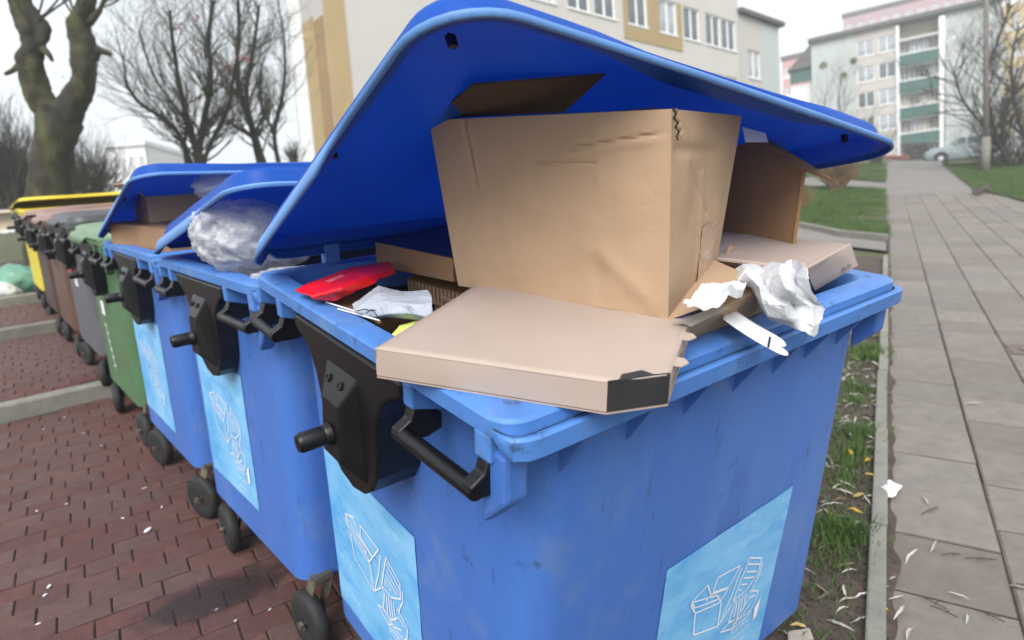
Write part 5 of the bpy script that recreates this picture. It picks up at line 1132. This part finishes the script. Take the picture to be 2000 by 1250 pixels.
# ------------------------------------------------------------------ litter on the ground
def leaf_mesh(L_, w_, seed):
    rr = random.Random(seed); b = MB(); n_ = 7; cu = rr.uniform(-.5, .5); P = []
    for i in range(n_+1):
        t = i/n_; x = (t-.5)*L_; y = cu*L_*.35*(t-.5)**2*4*.5; wd = w_*math.sin(PI*min(1, t*.96+.02))**.8*.5; z = .004+.010*rr.uniform(.3, 1)*math.sin(t*PI*rr.uniform(.8, 1.4))
        P += [(x, y-wd, z+.003), (x, y, z), (x, y+wd, z+.003)]
    b.add(P, [(3*i+k, 3*i+3+k, 3*i+4+k, 3*i+1+k) for i in range(n_) for k in (0, 1)]); return b
LM = {m: [leaf_mesh(.085 if m != 'leaf_yellow' else .06, .011 if m != 'leaf_yellow' else .02, i).mesh('fallen_leaf', m) for i in range(5)] for m in ('leaf_pale', 'leaf_yellow', 'leaf_brown')}
rr = random.Random(77)
def leaf(p, m='leaf_pale', s=1., yaw=None, label='slender pale willow leaf lying beside the footpath kerb', grp='willow leaves along the kerb'):
    o = bpy.data.objects.new('fallen_leaf', rr.choice(LM[m])); col.objects.link(o); o.location = p; o.rotation_euler = (rr.gauss(0, .12), rr.gauss(0, .15), rr.uniform(0, 6.28) if yaw is None else yaw); o.scale = (s, s, s); tag(o, label, 'leaf', grp)
spots_ = [(1240, 1058), (1290, 990)]
for i in range(230):
    a = rr.uniform(1.6, 6.5); c = min(.03, rr.gauss(-.10, .11)); p = pc(a, c); q = proj(p)
    if q[1] > 1265 or q[0] < 1500: continue
    leaf(V((p.x, p.y, .018+.016*fbm((p.x, p.y, 0), 2.2, 4)+.01*fbm((p.x, p.y, 0), 9, 3))), rr.choice(['leaf_pale']*7+['leaf_brown']), rr.uniform(.6, 1.15))
for (x, y) in ((1825, 1070), (1778, 1088), (1745, 1132), (1870, 1165), (1752, 1170), (1774, 1240), (1990, 1150), (1808, 980), (1740, 660), (1735, 770), (1900, 790), (1890, 1210), (1760, 1200), (1715, 1155)):
    leaf(onz(x, y, .008), 'leaf_pale', rr.uniform(.6, 1.2), label='slender pale willow leaf lying on the footpath slabs', grp='willow leaves on the slabs')
for (x, y) in ((1678, 970), (1670, 1000), (1625, 1010), (1700, 930), (1695, 900), (1715, 1185), (1560, 1225), (1660, 885)): leaf(onz(x, y, .03), 'leaf_yellow', rr.uniform(.7, 1.1), label='yellowed leaf on the soil by the kerb', grp='yellow leaves by the kerb')
for (x, y) in ((1875, 1082), (1885, 1090), (1800, 1005), (1850, 1190), (1870, 1205), (1905, 1190), (1690, 1230), (1620, 1240), (1650, 1225), (1985, 1140)):
    p = onz(x, y, .008); b = MB(); d = V((rr.gauss(0, 1), rr.gauss(0, 1), .1)).normalized(); b.tube([V((0, 0, 0)), d*.04+V((0, 0, .006)), d*.085+V((.008, 0, .002))], .0018, 5); b.tube([d*.035, d*.05+V((.02, -.015, .012))], .0012, 4)
    o = b.build('dry_twig', 'twig'); o.location = p; tag(o, 'thin dark twig lying near the kerb', 'twig', 'twigs near the kerb')
tn = net('white_tissue', [[onz(1710, 945, .03), onz(1735, 938, .05), onz(1762, 952, .02)], [onz(1712, 960, .03), onz(1735, 955, .055), onz(1755, 962, .02)], [onz(1718, 972, .012), onz(1735, 974, .03), onz(1748, 972, .012)]], 'paper_white', 26, 20, .008, 22, 4, .0006, None, .25)
tag(tn, 'crumpled white tissue on the footpath kerb', 'tissue')
pb_ = net('soil_paper', [[onz(1540, 1235, .02), onz(1580, 1228, .03)], [onz(1540, 1260, .02), onz(1590, 1250, .02)]], 'leaf_pale', 10, 8, .004, 10, 5); tag(pb_, 'scrap of grey paper on the soil at the foot of the container', 'paper')
cov = [(289, 1035, .020, 'white oval shell like scrap on the bricks below the second container'), (283, 953, .013, 'pale green scrap on the bricks beside the castor'), (96, 1145, .011, 'small pale scrap on the bricks near the bottom left'), (94, 1145, 0, ''), (130, 984, .007, ''), (316, 990, .008, ''), (88, 1162, .009, ''), (72, 998, .008, ''), (85, 838, .008, ''), (126, 815, .009, ''), (162, 846, .007, ''), (198, 870, .006, ''), (423, 1190, .006, ''), (460, 1212, .006, ''), (527, 1190, .006, ''), (240, 1012, .008, ''), (75, 1218, .008, '')]
for i, (x, y, s, lb2) in enumerate(cov):
    if s == 0: continue
    s *= .62
    p = onz(x, y, .003); b = MB(); a = rr.uniform(0, 3); b.lathe([(s*1.0, 0), (s*.9, s*.25), (s*.4, s*.4)], (0, 0, 0), (0, 0, 1), 9); b.v = [(v[0]*1.9+rr.gauss(0, s*.06), v[1]*.9+rr.gauss(0, s*.06), v[2]) for v in b.v]
    o = b.build('paper_scrap', 'paper_white' if i != 1 else 'leaf_pale', smooth=True); o.location = p; o.rotation_euler = (0, 0, a); tag(o, lb2 or 'tiny white fleck on the brick paving', 'scrap', 'white flecks on the bricks')

# ------------------------------------------------------------------ mist between us and the far blocks
hz = MB().box((-320, -70, -1.5), (320, 345, 62)).build('haze', 'render_white'); hz.data.materials.clear(); tag(hz, kind='stuff')
hm = bpy.data.materials.new('mist'); hm.use_nodes = True; hn = hm.node_tree; hn.nodes.remove(hn.nodes['Principled BSDF']); pv = hn.nodes.new('ShaderNodeVolumePrincipled')
pv.inputs['Color'].default_value = (.95, .97, 1, 1); pv.inputs['Density'].default_value = .0027; pv.inputs['Anisotropy'].default_value = .2
hn.links.new(pv.outputs[0], [n for n in hn.nodes if n.type == 'OUTPUT_MATERIAL'][0].inputs['Volume']); hz.data.materials.append(hm)
